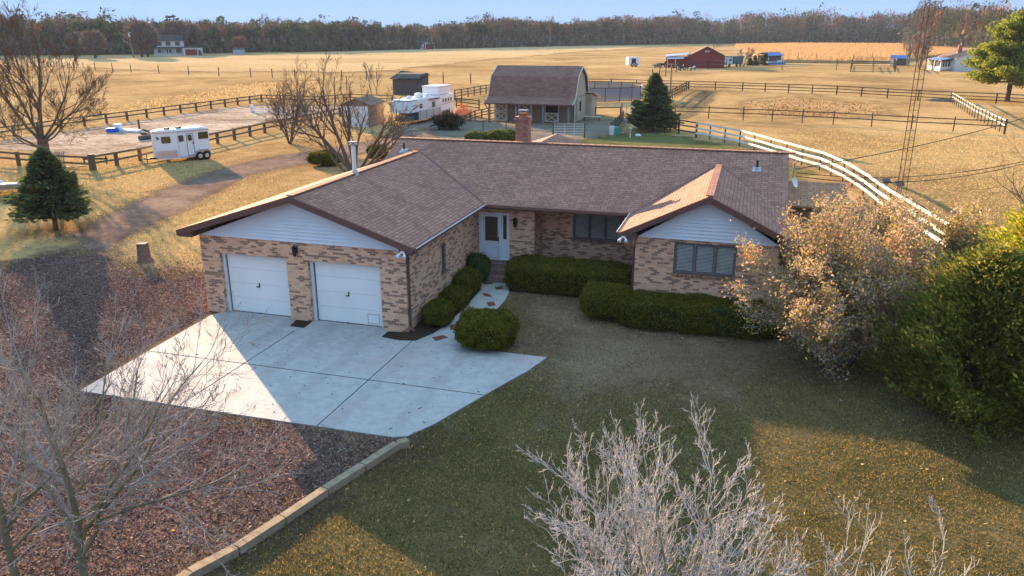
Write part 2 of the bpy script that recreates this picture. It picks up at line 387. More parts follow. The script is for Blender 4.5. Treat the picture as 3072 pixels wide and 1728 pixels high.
make_ground('back_lawn', [(0.38, (0.075, 0.085, 0.03)), (0.5, (0.12, 0.12, 0.045)), (0.64, (0.22, 0.18, 0.07))], coarse=0.1, mid=0.8, fine=6, bstr=0.8, bdist=0.04, edge=(1.2, 0.2, 1.5))
make_ground('hay', [(0.36, (0.30, 0.20, 0.09)), (0.47, (0.45, 0.32, 0.16)), (0.6, (0.55, 0.41, 0.22))], coarse=0.02, mid=0.12, fine=1.1, bstr=1.0, bdist=0.35, edge=(5, 0.05, 5), scale=(0.6, 1.6, 1))
make_ground('orange_grass', [(0.36, (0.33, 0.19, 0.08)), (0.5, (0.45, 0.28, 0.12)), (0.62, (0.55, 0.38, 0.19))], coarse=0.02, mid=0.1, fine=0.8, bstr=0.9, bdist=0.4, scale=(0.5, 1.6, 1))
make_ground('clumpy', [(0.36, (0.25, 0.15, 0.06)), (0.5, (0.36, 0.24, 0.11)), (0.62, (0.44, 0.31, 0.15))], coarse=0.1, mid=0.45, fine=2, bstr=1.0, bdist=0.15, edge=(2, 0.2, 2.5))
make_ground('strip_brown', [(0.38, (0.13, 0.10, 0.06)), (0.5, (0.19, 0.145, 0.085)), (0.64, (0.26, 0.20, 0.11))], coarse=0.1, mid=0.8, fine=4, bstr=1.0, bdist=0.08, edge=(0.6, 0.3, 1.2))
make_ground('bed_soil', [(0.38, (0.03, 0.022, 0.016)), (0.6, (0.085, 0.06, 0.04))], fine=25, bstr=1.0, bdist=0.03)
g = []
# one sheet, finer near the house, gently uneven far off is not needed: flat pasture
S = 5000.0
V = [(-S, -S, 0), (S, -S, 0), (S, S, 0), (-S, S, 0)]
ground = np_mesh('ground', V, [(0, 1, 2, 3)], 'dry_grass'); ground['kind'] = 'structure'
edge_px = [(8, 505, 418), (8, 420, 440), (8, 160, 605), (7, 2450, 785), (7, 2130, 1000), (7, 1780, 1225), (7, 1430, 1410), (7, 1080, 1660)]
eg = [GT(*q, 0.16) for q in edge_px]; eg_ext = [(2 * eg[-1][0] - eg[-2][0] - .3, 2 * eg[-1][1] - eg[-2][1]), (eg[-1][0] - 2.2, -18)]
lawn_poly = [(2.4, -5.6)] + eg + eg_ext + [(-1, -20), (30, -20), (30, 3), (17, 5.5), (11, 5.5), (6.6, 3.9), (6.6, 8), (0.0, 7), (0.2, -0.2)]
patch('lawn', lawn_poly, 0.004, 'lawn', 0.4, 1.6)
patch('worn_lawn', [(2.4, 5.0), (2.2, 3.2), (3.6, 0.6), (3.9, -1.2), (6.5, -2.8), (10.0, -1.6), (11.5, 1.2), (10.8, 2.6), (6.8, 2.4), (5.2, 3.4), (4.6, 4.9)], 0.007, 'worn_lawn', 0.3, 3.4)
mulch_poly = [(-7.4, 0.2), (-7.0, -0.4), G(240, 1175), G(1180, 1315), (2.6, -6.2)] + eg + eg_ext + [(-24, -18), (-26, -2), GT(4, -200, 620), GT(4, 200, 520), GT(4, 520, 430), GT(4, 800, 460), GT(4, 1000, 600), (-9.3, 3.2), (-7.6, 2.6)]
patch('mulch_bed', mulch_poly, 0.008, 'mulch', 0.35, 3.0)
tr = [t(4, 520, 330), t(4, 700, 230), t(4, 900, 130), t(4, 1180, 0), t(1, 1500, 1330), t(1, 1800, 1240), t(1, 2150, 1170), t(1, 2330, 1150), t(1, 2576, 1110), t(2, 120, 1090), t(2, 420, 1010), t(2, 700, 960)]
tl = [t(4, 760, 470), t(4, 860, 400), t(4, 1150, 260), t(4, 1620, 20), t(1, 1880, 1330), t(1, 2150, 1260), t(1, 2400, 1225), t(2, 0, 1200), t(2, 300, 1130), t(2, 700, 1040)]
track = [G(*q) for q in tr] + [G(*q) for q in reversed(tl)]
patch('gravel_track', track, 0.010, 'track_gravel', 0.5, 2.0)
ar = [(-140, 1085), (465, 1000), (1110, 905), (1700, 818), (2000, 788), (2576, 792), (2576, 865), (2050, 905), (1600, 1010), (1050, 1125), (690, 1180), (0, 1120), (-140, 1115)]
patch('sand_arena', [GT(1, *q) for q in ar], 0.012, 'sand', 1.0, 3.0)
yard = [GT(2, *q) for q in [(430, 1010), (420, 940), (700, 900), (900, 870), (1120, 900), (1800, 890), (1950, 870), (2190, 900), (2090, 1000), (1820, 1060), (900, 1100), (430, 1050)]]
patch('barn_yard', yard, 0.009, 'yard_dirt', 0.8, 3.5)
bl = [GT(2, *q) for q in [(1800, 1060), (2100, 1010), (2300, 1000), (2576, 1030)]] + [GT(3, *q) for q in [(100, 1060), (560, 1140), (900, 1300), (800, 1500)]] + [(9, 14), (-2, 16), (-4, 22)]
patch('back_lawn', bl, 0.006, 'back_lawn', 0.8, 3.5)
patch('hay_field', [GT(1, *q) for q in [(-300, 432), (0, 428), (1170, 428), (1700, 418), (2576, 392)]] + [GT(2, *q) for q in [(1000, 352), (2500, 345), (1700, 400), (1000, 460), (400, 530), (-50, 555)]] + [GT(1, *q) for q in [(2300, 540), (1500, 545), (900, 520), (400, 500), (-300, 500)]], 0.05, 'hay', 4.0, 14)
patch('paddock_clumps', [GT(3, *q) for q in [(450, 760), (800, 730), (1500, 790), (1600, 850), (1200, 900), (420, 880)]], 0.012, 'clumpy', 0.9, 3.5)
# tall grass field, a metre high block of stems
field = [GT(3, *q) for q in [(395, 350), (620, 470), (900, 475), (1560, 480), (2000, 420), (2300, 400), (2400, 375), (1700, 345), (800, 340)]]
mb = MB(); mb.prism(field, 0.0, 0.8)
tag(obj('tall_grass', mb, 'orange_grass'), kind='stuff')
for i_, q in enumerate([[(150, 683), (95, 745), (10, 800), (-20, 845)], [(215, 690), (175, 760), (70, 850), (-10, 895)]]):  # two narrow strips, browner and darker than the grass around them
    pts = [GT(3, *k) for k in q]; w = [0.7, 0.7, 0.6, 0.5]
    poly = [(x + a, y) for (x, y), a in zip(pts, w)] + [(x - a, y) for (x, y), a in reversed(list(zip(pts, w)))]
    patch('dark_strip', poly, 0.016, 'strip_brown', 0.4, 1.2)
# ------------------------------------------------------------------ driveway, walk, beds
mt, nt, p, o_ = new_mat('concrete'); v = wpos(nt)
n1 = noise(nt, 0.35, 4, 0.6, vec=v, dist=0.8); n2 = noise(nt, 3, 6, 0.7, vec=v); n3 = noise(nt, 60, 3, 0.7, vec=v)
r = ramp(nt, [(0.3, (0.33, 0.32, 0.305)), (0.55, (0.41, 0.40, 0.38)), (0.75, (0.47, 0.455, 0.435))]); nt.links.new(n2.outputs[0], r.inputs[0])
r2 = ramp(nt, [(0.5, 0.0), (0.66, 0.5)]); nt.links.new(n1.outputs[0], r2.inputs[0])
c = mixc(nt, r2.outputs[0], r.outputs[0], (0.42, 0.32, 0.29)); r3 = ramp(nt, [(0.3, 0.82), (0.6, 1.06)]); nt.links.new(n3.outputs[0], r3.inputs[0])
c = mixc(nt, 1.0, c, r3.outputs[0], 'MULTIPLY')
n4 = noise(nt, 1.1, 3, 0.5, vec=v, dist=1.5); r4 = ramp(nt, [(0.70, 0.0), (0.78, 0.45)]); nt.links.new(n4.outputs[0], r4.inputs[0])
c = mixc(nt, r4.outputs[0], c, (0.24, 0.22, 0.20))
sxx = nt.nodes.new('ShaderNodeSeparateXYZ'); nt.links.new(v, sxx.inputs[0]); ww_ = mathn(nt, 'ABSOLUTE', mathn(nt, 'SINE', mathn(nt, 'MULTIPLY', mathn(nt, 'ADD', sxx.outputs[0], mathn(nt, 'MULTIPLY', n2.outputs[0], .25)), 1.95))); rt_ = ramp(nt, [(.0, .0), (.86, 0.0), (.97, .22)]); nt.links.new(ww_, rt_.inputs[0]); c = mixc(nt, rt_.outputs[0], c, (0.25, 0.21, 0.19))
n6 = noise(nt, 14, 3, .6, vec=v, dist=.4); r6 = ramp(nt, [(.66, 0.0), (.72, .5)]); nt.links.new(n6.outputs[0], r6.inputs[0]); c = mixc(nt, r6.outputs[0], c, (0.30, 0.27, 0.25))
nt.links.new(c, p.inputs['Base Color']); p.inputs['Roughness'].default_value = 0.85; bump(nt, p, n3.outputs[0], 0.35, 0.006)
drive = [(-6.75, 0.24), (-7.05, -0.42), G(240, 1175), G(700, 1245), G(1180, 1315), GT(8, 500, 400), GT(8, 700, 310), GT(8, 960, 160), GT(8, 1240, 0), (4.45, -1.75), GT(5, 1550, 1255), GT(5, 1290, 1225), GT(5, 925, 1175), GT(5, 560, 1132), (-0.2, -0.55), (-0.75, 0.24)]
mb = MB(); mb.prism([(x, y) for x, y in drive][::-1] if False else drive, -0.12, 0.035)
dr = obj('driveway', mb, 'concrete'); dr['kind'] = 'structure'
wl = [(560, 1130), (700, 1070), (820, 990), (900, 900), (985, 820), (1045, 750), (1050, 690)]
wr = [(1260, 690), (1265, 760), (1235, 820), (1180, 882), (1050, 1010), (960, 1110), (930, 1172)]
mb = MB(); mb.prism([GT(5, *q) for q in wl + wr], -0.1, 0.028)
wk = obj('walkway', mb, 'concrete'); wk['kind'] = 'structure'
M('slab_red', (0.20, 0.085, 0.055), (0.13, 0.055, 0.04), 6, 0.8, bmp=0.3)
for i_, q in enumerate([[(683, 1105), (770, 1088), (803, 1105), (715, 1130)], [(820, 1012), (870, 1003), (885, 1045), (822, 1048)], [(955, 870), (1010, 895), (985, 912), (955, 905)], [(1095, 838), (1150, 832), (1168, 862), (1110, 870)], [(1065, 765), (1120, 775), (1140, 800), (1075, 790)], [(1160, 722), (1215, 715), (1225, 738), (1165, 742)], [(1075, 690), (1145, 690), (1140, 702), (1080, 704)]]):
    zz = 0.042 if i_ == 0 else 0.033
    mb = MB(); mb.prism([GT(5, *k) for k in q], 0.0, zz)
    tag(obj('stepping_stone', mb, 'slab_red'), ['red brick slab on the driveway in front of the walkway', 'red brick slab at the edge of the walkway just left of the ball shrub', 'red brick slab partly behind the top of the ball shrub', 'squarest red slab in the middle of the walkway bend', 'long slanted red slab beside the third shrub', 'red slab on the right side of the walkway near the steps', 'narrow red slab at the foot of the entrance steps'][i_], 'paving slab', 'red slabs set in the walkway')
bed = [GT(5, *q) for q in [(305, 1102), (350, 1062)]] + [(-0.02, -0.02), (-0.02, 6.8), (0.2, 6.8)] + [GT(5, *q) for q in reversed(wl)] + [GT(5, 440, 1128)]
mb = MB(); mb.prism(bed, -0.05, 0.045); b_ = obj('planting_bed', mb, 'bed_soil'); b_['kind'] = 'structure'
mb = MB(); mb.prism([GT(4, *q) for q in [(2188, 1020), (2240, 968), (2358, 985), (2295, 1034)]], 0.0, 0.042); b_ = obj('soil_patch', mb, 'bed_soil'); b_['kind'] = 'structure'
# joints cut in the slab
M('joint_dark', (0.03, 0.03, 0.028), None, 5, 0.9)
jx1 = (G(1240, 1025)[0] + G(966, 1284)[0]) / 2 - 0.08; jx2 = (G(882, 992)[0] + G(525, 1234)[0]) / 2; jy = (G(441, 1055)[1] + G(1449, 1189)[1]) / 2
mb = MB()
mb.box((jx1, (-0.6 - 6.42) / 2, 0.037), (0.022, 5.8, 0.006)); mb.box((jx2, (-0.9 - 6.42) / 2, 0.037), (0.022, 5.5, 0.006))
mb.box(((G(441, 1055)[0] + G(1449, 1189)[0]) / 2, jy, 0.0385), (G(1449, 1189)[0] - G(441, 1055)[0], 0.02, 0.006))
j_ = obj('driveway_joints', mb, 'joint_dark'); j_['kind'] = 'structure'
# ------------------------------------------------------------------ timber edging
M('timber_weathered', (0.34, 0.27, 0.18), (0.22, 0.17, 0.11), 5, 0.85, bmp=0.4)
root = thing('timber_edging', 'long weathered timber edging between the mulch and the lawn', 'edging')
for a, b in zip(eg[:-1], eg[1:]):
    dx, dy = b[0] - a[0], b[1] - a[1]; L = math.hypot(dx, dy); k = 0.012 / L
    mb = MB(); mb.beam((a[0] + dx * k, a[1] + dy * k, 0.085), (b[0] - dx * k, b[1] - dy * k, 0.085), 0.19, 0.17); obj('timber', mb, 'timber_weathered', root)
# ================================================================== HOUSE
make_brick('brick', (0.79, 0.45, 0.275), (0.68, 0.36, 0.225), (0.27, 0.13, 0.088), (0.20, 0.115, 0.088), (0.52, 0.38, 0.27))
make_brick('brick_sill', (0.38, 0.21, 0.12), (0.30, 0.15, 0.09), (0.13, 0.07, 0.05), (0.17, 0.10, 0.07), (0.30, 0.22, 0.16), w=0.068, h=0.3)
make_brick('brick_step', (0.30, 0.17, 0.14), (0.25, 0.14, 0.115), (0.17, 0.10, 0.085), (0.20, 0.125, 0.105), (0.28, 0.24, 0.21), w=0.07, h=0.2)
make_brick('brick_chimney', (0.34, 0.15, 0.10), (0.40, 0.19, 0.12), (0.22, 0.10, 0.075), (0.30, 0.14, 0.10), (0.28, 0.20, 0.16))
make_shingle('shingle', (0.285, 0.142, 0.100), (0.415, 0.215, 0.152), (0.35, 0.178, 0.126))
make_shingle('shingle_old', (0.36, 0.19, 0.11), (0.48, 0.27, 0.16), (0.42, 0.23, 0.135))
M('siding_white', (0.70, 0.74, 0.78), (0.64, 0.68, 0.72), 2, 0.6, bmp=0.05)
M('trim_brown', (0.15, 0.070, 0.055), (0.115, 0.055, 0.045), 4, 0.6)
M('trim_white', (0.74, 0.74, 0.73), (0.66, 0.66, 0.65), 3, 0.5)
M('door_white', (0.84, 0.82, 0.79), (0.78, 0.76, 0.72), 1.2, 0.55)
M('metal_dark', (0.03, 0.028, 0.03), None, 5, 0.5, 0.3)
M('metal_grey', (0.45, 0.45, 0.45), (0.32, 0.32, 0.32), 5, 0.45, 0.6)
M('frame_grey', (0.155, 0.145, 0.14), (0.12, 0.112, 0.108), 4, 0.6)
M('blind', (0.80, 0.80, 0.76), None, 4, 0.6)
M('black_void', (0.008, 0.008, 0.009), None, 2, 0.9)
make_glass('glass', op=0.14)
make_glass('glass_dark', (0.03, 0.022, 0.015), 0.8)
M('glass_brown', (0.05, 0.035, 0.02), (0.11, 0.08, 0.04), 6, 0.15, spec=0.6)
M('blue_paint', (0.03, 0.20, 0.45), None, 4, 0.5)
M('concrete_cap', (0.33, 0.31, 0.28), None, 4, 0.85, bmp=0.3)
house = thing('brick_house', 'tan and brown brick ranch house with two white garage doors and brown shingle roofs', 'house')
Wg, Hw, Dg = 7.44, 2.71, 6.84
HE, YE, HM, YM = 2.95, 6.26, 4.672, 10.71
XL, XR = -4.88, 11.34
SL = (HM - HE) / (YM - YE)
GX, GZ, OV = -3.62, 4.30, 0.43
def wall_panel(mb, p0, dirv, L, z0, z1, openings, depth, inward):
    """brick wall from p0 along dirv (unit) for L; openings (a0,a1,z0,z1) get reveals `depth` deep"""
    xs = sorted({0, L} | {v for o in openings for v in o[:2]}); zs = sorted({z0, z1} | {v for o in openings for v in o[2:4]})
    P = lambda a, z, d=0: (p0[0] + dirv[0] * a + inward[0] * d, p0[1] + dirv[1] * a + inward[1] * d, z)
    for i in range(len(xs) - 1):
        for j in range(len(zs) - 1):
            cx, cz = (xs[i] + xs[i + 1]) / 2, (zs[j] + zs[j + 1]) / 2
            if any(o[0] < cx < o[1] and o[2] < cz < o[3] for o in openings): continue
            mb.poly([P(xs[i], zs[j]), P(xs[i + 1], zs[j]), P(xs[i + 1], zs[j + 1]), P(xs[i], zs[j + 1])])
    for (a0, a1, b0, b1) in openings:
        mb.poly([P(a0, b0), P(a0, b1), P(a0, b1, depth), P(a0, b0, depth)]); mb.poly([P(a1, b0), P(a1, b1), P(a1, b1, depth), P(a1, b0, depth)])
        mb.poly([P(a0, b1), P(a1, b1), P(a1, b1, depth), P(a0, b1, depth)]); mb.poly([P(a0, b0), P(a1, b0), P(a1, b0, depth), P(a0, b0, depth)])
XW0, XW1, YW = 6.56, 11.06, 3.73
mb = MB()
wall_panel(mb, (-Wg, 0), (1, 0), Wg, -0.1, Hw, [(Wg - 6.73, Wg - 4.21, -0.1, 2.13), (Wg - 3.43, Wg - 0.88, -0.1, 2.13)], 0.24, (0, 1))
wall_panel(mb, (0, 0), (0, 1), Dg, -0.1, 2.93, [(2.95, 3.42, 1.15, 2.13)], 0.10, (-1, 0))
wall_panel(mb, (0, Dg), (1, 0), 2.28, -0.1, 2.93, [(0.06, 1.29, 0.63, 2.50)], 0.10, (0, 1))
wall_panel(mb, (2.28, Dg), (0, 1), 1.3, -0.1, 2.93, [], 0.1, (-1, 0))
wall_panel(mb, (2.28, Dg + 1.3), (1, 0), XW0 - 2.28, -0.1, 2.93, [(3.5 - 2.28, 5.42 - 2.28, 1.33, 2.39)], 0.10, (0, 1))
wall_panel(mb, (XW0, YW), (0, 1), Dg + 1.3 - YW, -0.1, 2.93, [], 0.1, (1, 0))
wall_panel(mb, (XW0, YW), (1, 0), XW1 - XW0, -0.1, 2.73, [(7.82 - XW0, 9.78 - XW0, 1.60, 2.64)], 0.10, (0, 1))
wall_panel(mb, (XW1, YW), (0, 1), 15.1 - YW, -0.1, 2.93, [], 0.1, (-1, 0))
wall_panel(mb, (-Wg, 0), (0, 1), 9.4, -0.1, 2.93, [], 0.1, (1, 0))
mb.poly([(-4.6, 15.0, -0.1), (11.06, 15.0, -0.1), (11.06, 15.0, 2.93), (-4.6, 15.0, 2.93)])
mb.poly([(-Wg, 9.4, -0.1), (-4.6, 9.4, -0.1), (-4.6, 9.4, 3.4), (-Wg, 9.4, 2.95)])
mb.poly([(-4.6, 8.2, -0.1), (-4.6, 15.0, -0.1), (-4.6, 15.0, 2.95), (-4.6, YM, HM - 0.12), (-4.6, 8.2, 3.65)])
mb.poly([(XW1, 8.0, 2.93), (XW1, 15.0, 2.93), (XW1, YM, HM - 0.12)])
obj('wall', mb, 'brick', house)
# roofs (slabs 0.1 thick)
def slab(mb, pts, th=0.10):
    mb.extr(pts, (0, 0, -th))
mb = MB(); yb = 2 * YM - YE
slab(mb, [(XL, YE, HE), (XR, YE, HE), (XR, YM, HM), (XL, YM, HM)]); slab(mb, [(XL, YM, HM), (XR, YM, HM), (XR, yb, HE), (XL, yb, HE)])
rf = obj('roof', mb, 'shingle', house)
mb = MB()
for x0 in np.arange(XL, XR, 0.3): mb.box((x0 + 0.14, YM, HM + 0.012), (0.27, 0.26, 0.035))
obj('ridge_cap', mb, 'shingle', rf)
yg = YE + (GZ - HE) / SL
mb = MB(); slab(mb, [(0.45, -OV, HE + 0.004), (0.45, YE, HE + 0.004), (GX, yg, GZ + 0.004), (GX, -OV, GZ + 0.004)]); slab(mb, [(GX, -OV, GZ + 0.004), (GX, yg, GZ + 0.004), (-7.94, yg, HE), (-7.94, -OV, HE)])
rg = obj('garage_roof', mb, 'shingle', house)
mb = MB()
for y0 in np.arange(-OV, yg - 0.3, 0.3): mb.box((GX, y0 + 0.14, GZ + 0.018), (0.26, 0.27, 0.035))
obj('ridge_cap', mb, 'shingle', rg)
WX, WZ = 8.83, 4.28; yw = YE + (WZ - HE) / SL
XE0, XE1 = 6.11, 11.55
mb = MB(); slab(mb, [(XE0, YW - OV, HE), (WX, YW - OV, WZ), (WX, yw, WZ), (XE0, YE, HE)]); slab(mb, [(WX, YW - OV, WZ), (XE1, YW - OV, HE), (XE1, YE, HE), (WX, yw, WZ)])
rw = obj('wing_roof', mb, 'shingle', house)
mb = MB()
for y0 in np.arange(YW - OV, yw - 0.3, 0.3): mb.box((WX, y0 + 0.14, WZ + 0.014), (0.24, 0.27, 0.035))
obj('ridge_cap', mb, 'shingle', rw)
# rear wing
mb = MB(); slab(mb, [(0.65, YM + .2, 4.28), (5.1, YM + .2, 2.75), (5.1, 17.3, 2.75), (0.65, 17.3, 4.28)]); slab(mb, [(0.65, YM + .2, 4.28), (0.65, 17.3, 4.28), (-3.8, 17.3, 2.75), (-3.8, YM + .2, 2.75)])
obj('rear_roof', mb, 'shingle', house)
mb = MB(); mb.box((0.65, 15.9, 1.35), (8.0, 2.4, 2.75)); mb.extr([(-3.4, 17.1, 2.6), (4.7, 17.1, 2.6), (0.65, 17.1, 4.15)], (0, -1.5, 0)); obj('rear_wall', mb, 'brick', house)
# valleys: dark metal line
def valley(a, b):
    mb = MB(); mb.beam((a[0], a[1], a[2] + 0.012), (b[0], b[1], b[2] + 0.012), 0.10, 0.015); obj('valley_flashing', mb, 'trim_brown', house)
valley((0.45, YE, HE), (GX, yg, GZ)); valley((XE0, YE, HE), (WX, yw, WZ)); valley((XE1 - 0.35, YE + 0.2, HE + .1), (WX, yw, WZ))
# fascia boards and soffits
mb = MB()
def rake(a, b, th=0.2, y=0.0):
    d = 0.03
    mb.extr([(a[0], a[1], a[2]), (b[0], b[1], b[2]), (b[0], b[1], b[2] - th), (a[0], a[1], a[2] - th)], (0, -d, 0))
for (x0, z0, x1, z1_, yy) in ((-7.96, HE, GX, GZ, -OV), (GX, GZ, 0.47, HE, -OV), (XE0 - .02, HE, WX, WZ, YW - OV), (WX, WZ, XE1 + .02, HE, YW - OV)):
    rake((x0, yy - 0.003, z0 - 0.015), (x1, yy - 0.003, z1_ - 0.015))
# soffit under front gables + eave returns
for (xa, xb, za, xm, zm, y0, yw_) in ((-7.94, 0.45, HE, GX, GZ, -OV, 0.0), (XE0, XE1, HE, WX, WZ, YW - OV, YW)):
    mb.poly([(xa, y0, za - .13), (xm, y0, zm - .13), (xm, yw_, zm - .13), (xa, yw_, za - .13)]); mb.poly([(xb, y0, za - .13), (xm, y0, zm - .13), (xm, yw_, zm - .13), (xb, yw_, za - .13)])
    mb.extr([(xa + .02, y0 + .01, za - .12), (xa + .52, y0 + .01, za + .02), (xa + .52, y0 + .01, za - .24), (xa + .02, y0 + .01, za - .24)], (0, OV, 0))
    mb.extr([(xb - .02, y0 + .01, za - .12), (xb - .46, y0 + .01, za + .02), (xb - .46, y0 + .01, za - .24), (xb - .02, y0 + .01, za - .24)], (0, OV, 0))
mb.box((0.22, 3.4, 2.78), (0.42, 6.0, 0.03)); mb.box((3.3, 7.2, 2.80), (6.5, 1.87, 0.03)); mb.box((3.28, YE + 0.0, 2.85), (5.6, 0.03, 0.17))
mb.box((-7.7, 4.4, 2.80), (0.45, 9.4, 0.03)); mb.box((0.44, 2.9, 2.87), (0.02, 6.4, 0.14)); mb.box((11.3, 5.0, 2.78), (0.45, 2.6, 0.03)); mb.box((6.34, 5.0, 2.78), (0.42, 3.2, 0.03)); mb.box((6.12, 4.8, 2.86), (0.02, 2.9, 0.15)); mb.box((XE1 - 0.01, 4.8, 2.86), (0.02, 2.9, 0.15))
mb.extr([(XR - .02, YE, HE - .01), (XR - .02, YM, HM - .01), (XR - .02, YM, HM - .2), (XR - .02, YE, HE - .2)], (0.03, 0, 0)); mb.extr([(XL - .01, YE + 2, HE + .76), (XL - .01, YM, HM - .01), (XL - .01, YM, HM - .2), (XL - .01, YE + 2, HE + .57)], (0.03, 0, 0))
obj('fascia', mb, 'trim_brown', house)
# gutters
mb = MB()
def gutter(a, b):
    mb.beam((a[0], a[1], HE - 0.06), (b[0], b[1], HE - 0.06), 0.11, 0.10)
gutter((0.51, -OV + .02), (0.51, YE - .1)); gutter((0.56, YE - .06), (6.0, YE - .06)); gutter((6.05, YW - OV + .02), (6.05, YE - .02))
M('gutter_brown', (.20, .095, .07), None, 4, .5); obj('gutter', mb, 'gutter_brown', house)
for a, b in (((0.575, -OV + .02), (0.575, YE - .1)), ((5.985, YW - OV + .02), (5.985, YE - .02))): mb = MB(); mb.beam((a[0], a[1], HE - 0.005), (b[0], b[1], HE - 0.005), 0.022, 0.02); obj('gutter_lip', mb, 'trim_white', house)
for (sx, sy, ex) in ((0.05, 0.10, 0.0), (XW0 - 0.05, YW + 0.12, 0)):
    mb = MB(); mb.tube([(sx + (0.40 if sx < 1 else -.4), sy - .25, HE - 0.1), (sx + (.1 if sx < 1 else -.1), sy, 2.70), (sx, sy, 2.6), (sx, sy, 0.22), (sx + .14, sy - .05, 0.07)], 0.04, 6); obj('downspout', mb, 'trim_brown', house)
# clapboard gables
def siding(x0, x1, xm, z0, zt, y, name='gable_siding', step=0.115):
    mb = MB(); z = z0
    while z < zt - 0.02:
        zt2 = min(z + step, zt); f0 = (z - z0) / (zt - z0); f1 = (zt2 - z0) / (zt - z0)
        a0, b0, a1, b1 = x0 + (xm - x0) * f0, x1 + (xm - x1) * f0, x0 + (xm - x0) * f1, x1 + (xm - x1) * f1
        mb.poly([(a0, y - 0.045, z), (b0, y - 0.045, z), (b1, y - 0.004, zt2), (a1, y - 0.004, zt2)])
        mb.poly([(a0, y + 0.0, z + .02), (b0, y + 0.0, z + .02), (b0, y - 0.045, z), (a0, y - 0.045, z)]); z += step
    mb.extr([(x0, y, z0), (x1, y, z0), (xm, y, zt)], (0, 0.03, 0)); obj(name, mb, 'siding_white', house)
siding(-Wg + .04, 0.0, GX, Hw + .012, 4.13, -0.012); siding(XW0 + .04, XW1, WX, 2.742, 4.11, YW - 0.012)
# garage doors
def garage_door(x0, x1, panels=4, hatch=False):
    y = 0.20; mb = MB(); h = 2.07 / panels
    for k in range(panels): mb.box(((x0 + x1) / 2, y + 0.02, 0.045 + h * (k + .5)), (x1 - x0 - 0.24, 0.035, h - 0.006))
    mb.box(((x0 + x1) / 2, y + 0.045, 1.0), (x1 - x0 - 0.2, 0.01, 2.1))
    d = obj('garage_door', mb, 'door_white', house)
    mb = MB(); mb.box(((x0 + x1) / 2 + 0.02, y - .01, 1.05), (0.025, 0.04, 0.16)); mb.box(((x0 + x1) / 2 - 0.03, y - .015, 0.99), (0.12, 0.03, 0.025)); obj('door_handle', mb, 'metal_dark', d)
    mb = MB(); mb.box((x0 + .05, y - .02, 1.06), (0.10, 0.10, 2.14)); mb.box((x1 - .05, y - .02, 1.06), (0.10, 0.10, 2.14)); mb.box(((x0 + x1) / 2, y - .02, 2.09), (x1 - x0 - .2, 0.10, 0.08)); obj('door_frame', mb, 'trim_white', d)
    mb = MB(); mb.box(((x0 + x1) / 2, y + .0, 0.045), (x1 - x0 - .22, 0.02, 0.02)); mb.box((x0 + .13, y + .0, 1.05), (0.014, 0.03, 2.05)); mb.box((x0 + 1.2, y - .02, 0.05), (0.09, .03, .03)); obj('door_seal', mb, 'metal_dark', d)
    if hatch:
        mb = MB(); xa, xb = x1 - 0.62, x1 - 0.22
        for s in ((xa, 0.28, 0.012, 0.34), (xb, 0.28, 0.012, 0.34)): mb.box((s[0], y - .004, s[1]), (s[2], 0.014, s[3]))
        for zz in (0.12, 0.44): mb.box(((xa + xb) / 2, y - .004, zz), (0.38, 0.014, 0.012))
        obj('pet_hatch', mb, 'metal_grey', d)
garage_door(-6.73, -4.21); garage_door(-3.43, -0.88, hatch=True)
# windows
def window(x0, x1, z0, z1, y, n=3, fw=0.07, dirv='x', sill=True, inset=0.05, ndiv=0.09):
    """triple light with blinds; front face at y + inset"""
    Y = y + inset
    T = (lambda a, d, z: (a, Y + d, z)) if dirv == 'x' else (lambda a, d, z: (-inset - d, a, z))
    def bx(mb, a, d, z, sa, sd_, sz):
        c = T(a, d, z); mb.box(c, (sa, sd_, sz) if dirv == 'x' else (sd_, sa, sz))
    mb = MB(); W = x1 - x0
    bx(mb, (x0 + x1) / 2, 0.03, z0 + fw / 2, W, 0.07, fw); bx(mb, (x0 + x1) / 2, 0.03, z1 - fw / 2, W, 0.07, fw)
    bx(mb, x0 + fw / 2, 0.03, (z0 + z1) / 2, fw, 0.066, z1 - z0 - 2 * fw); bx(mb, x1 - fw / 2, 0.03, (z0 + z1) / 2, fw, 0.066, z1 - z0 - 2 * fw)
    step = (W - 2 * fw + ndiv) / n
    for k in range(1, n): bx(mb, x0 + fw - ndiv / 2 + step * k, 0.03, (z0 + z1) / 2, ndiv, 0.062, z1 - z0 - 2 * fw)
    w = thing('window', None, None); w.parent = house
    obj('frame', mb, 'frame_grey', w)
    mb = MB(); bl = MB()
    for k in range(n):
        a = x0 + fw + step * k; b = a + step - ndiv
        bx(mb, (a + b) / 2, 0.035, (z0 + z1) / 2, b - a, 0.004, z1 - z0 - 2 * fw)
        z = z0 + fw + 0.02
        while z < z1 - fw - 0.01:
            bx(bl, (a + b) / 2, 0.075, z, b - a - 0.02, 0.018, 0.029); z += 0.046
    obj('pane', mb, 'glass', w); obj('blind', bl, 'blind', w)
    mb = MB(); bx(mb, (x0 + x1) / 2, 0.16, (z0 + z1) / 2, W - 0.02, 0.02, z1 - z0 - 0.02); obj('dark_interior', mb, 'black_void', w)
    if sill:
        mb = MB(); c = ((x0 + x1) / 2, y + 0.02, z0 - 0.05); mb.box((c[0], c[1], c[2]), (W + .05, 0.14, 0.1)) if dirv == 'x' else mb.box((-0.02, (x0 + x1) / 2, z0 - 0.05), (0.14, W + .05, 0.1)); obj('sill', mb, 'brick_sill', w)
    return w
w_ = window(7.82, 9.78, 1.60, 2.64, YW); w_['label'] = 'grey triple window with pale blinds'
w_ = window(3.50, 5.42, 1.33, 2.39, Dg + 1.3); w_['label'] = 'dark triple window in the recessed wall'
w_ = window(2.95, 3.42, 1.15, 2.13, 0, n=1, dirv='y'); w_['label'] = 'narrow single window'
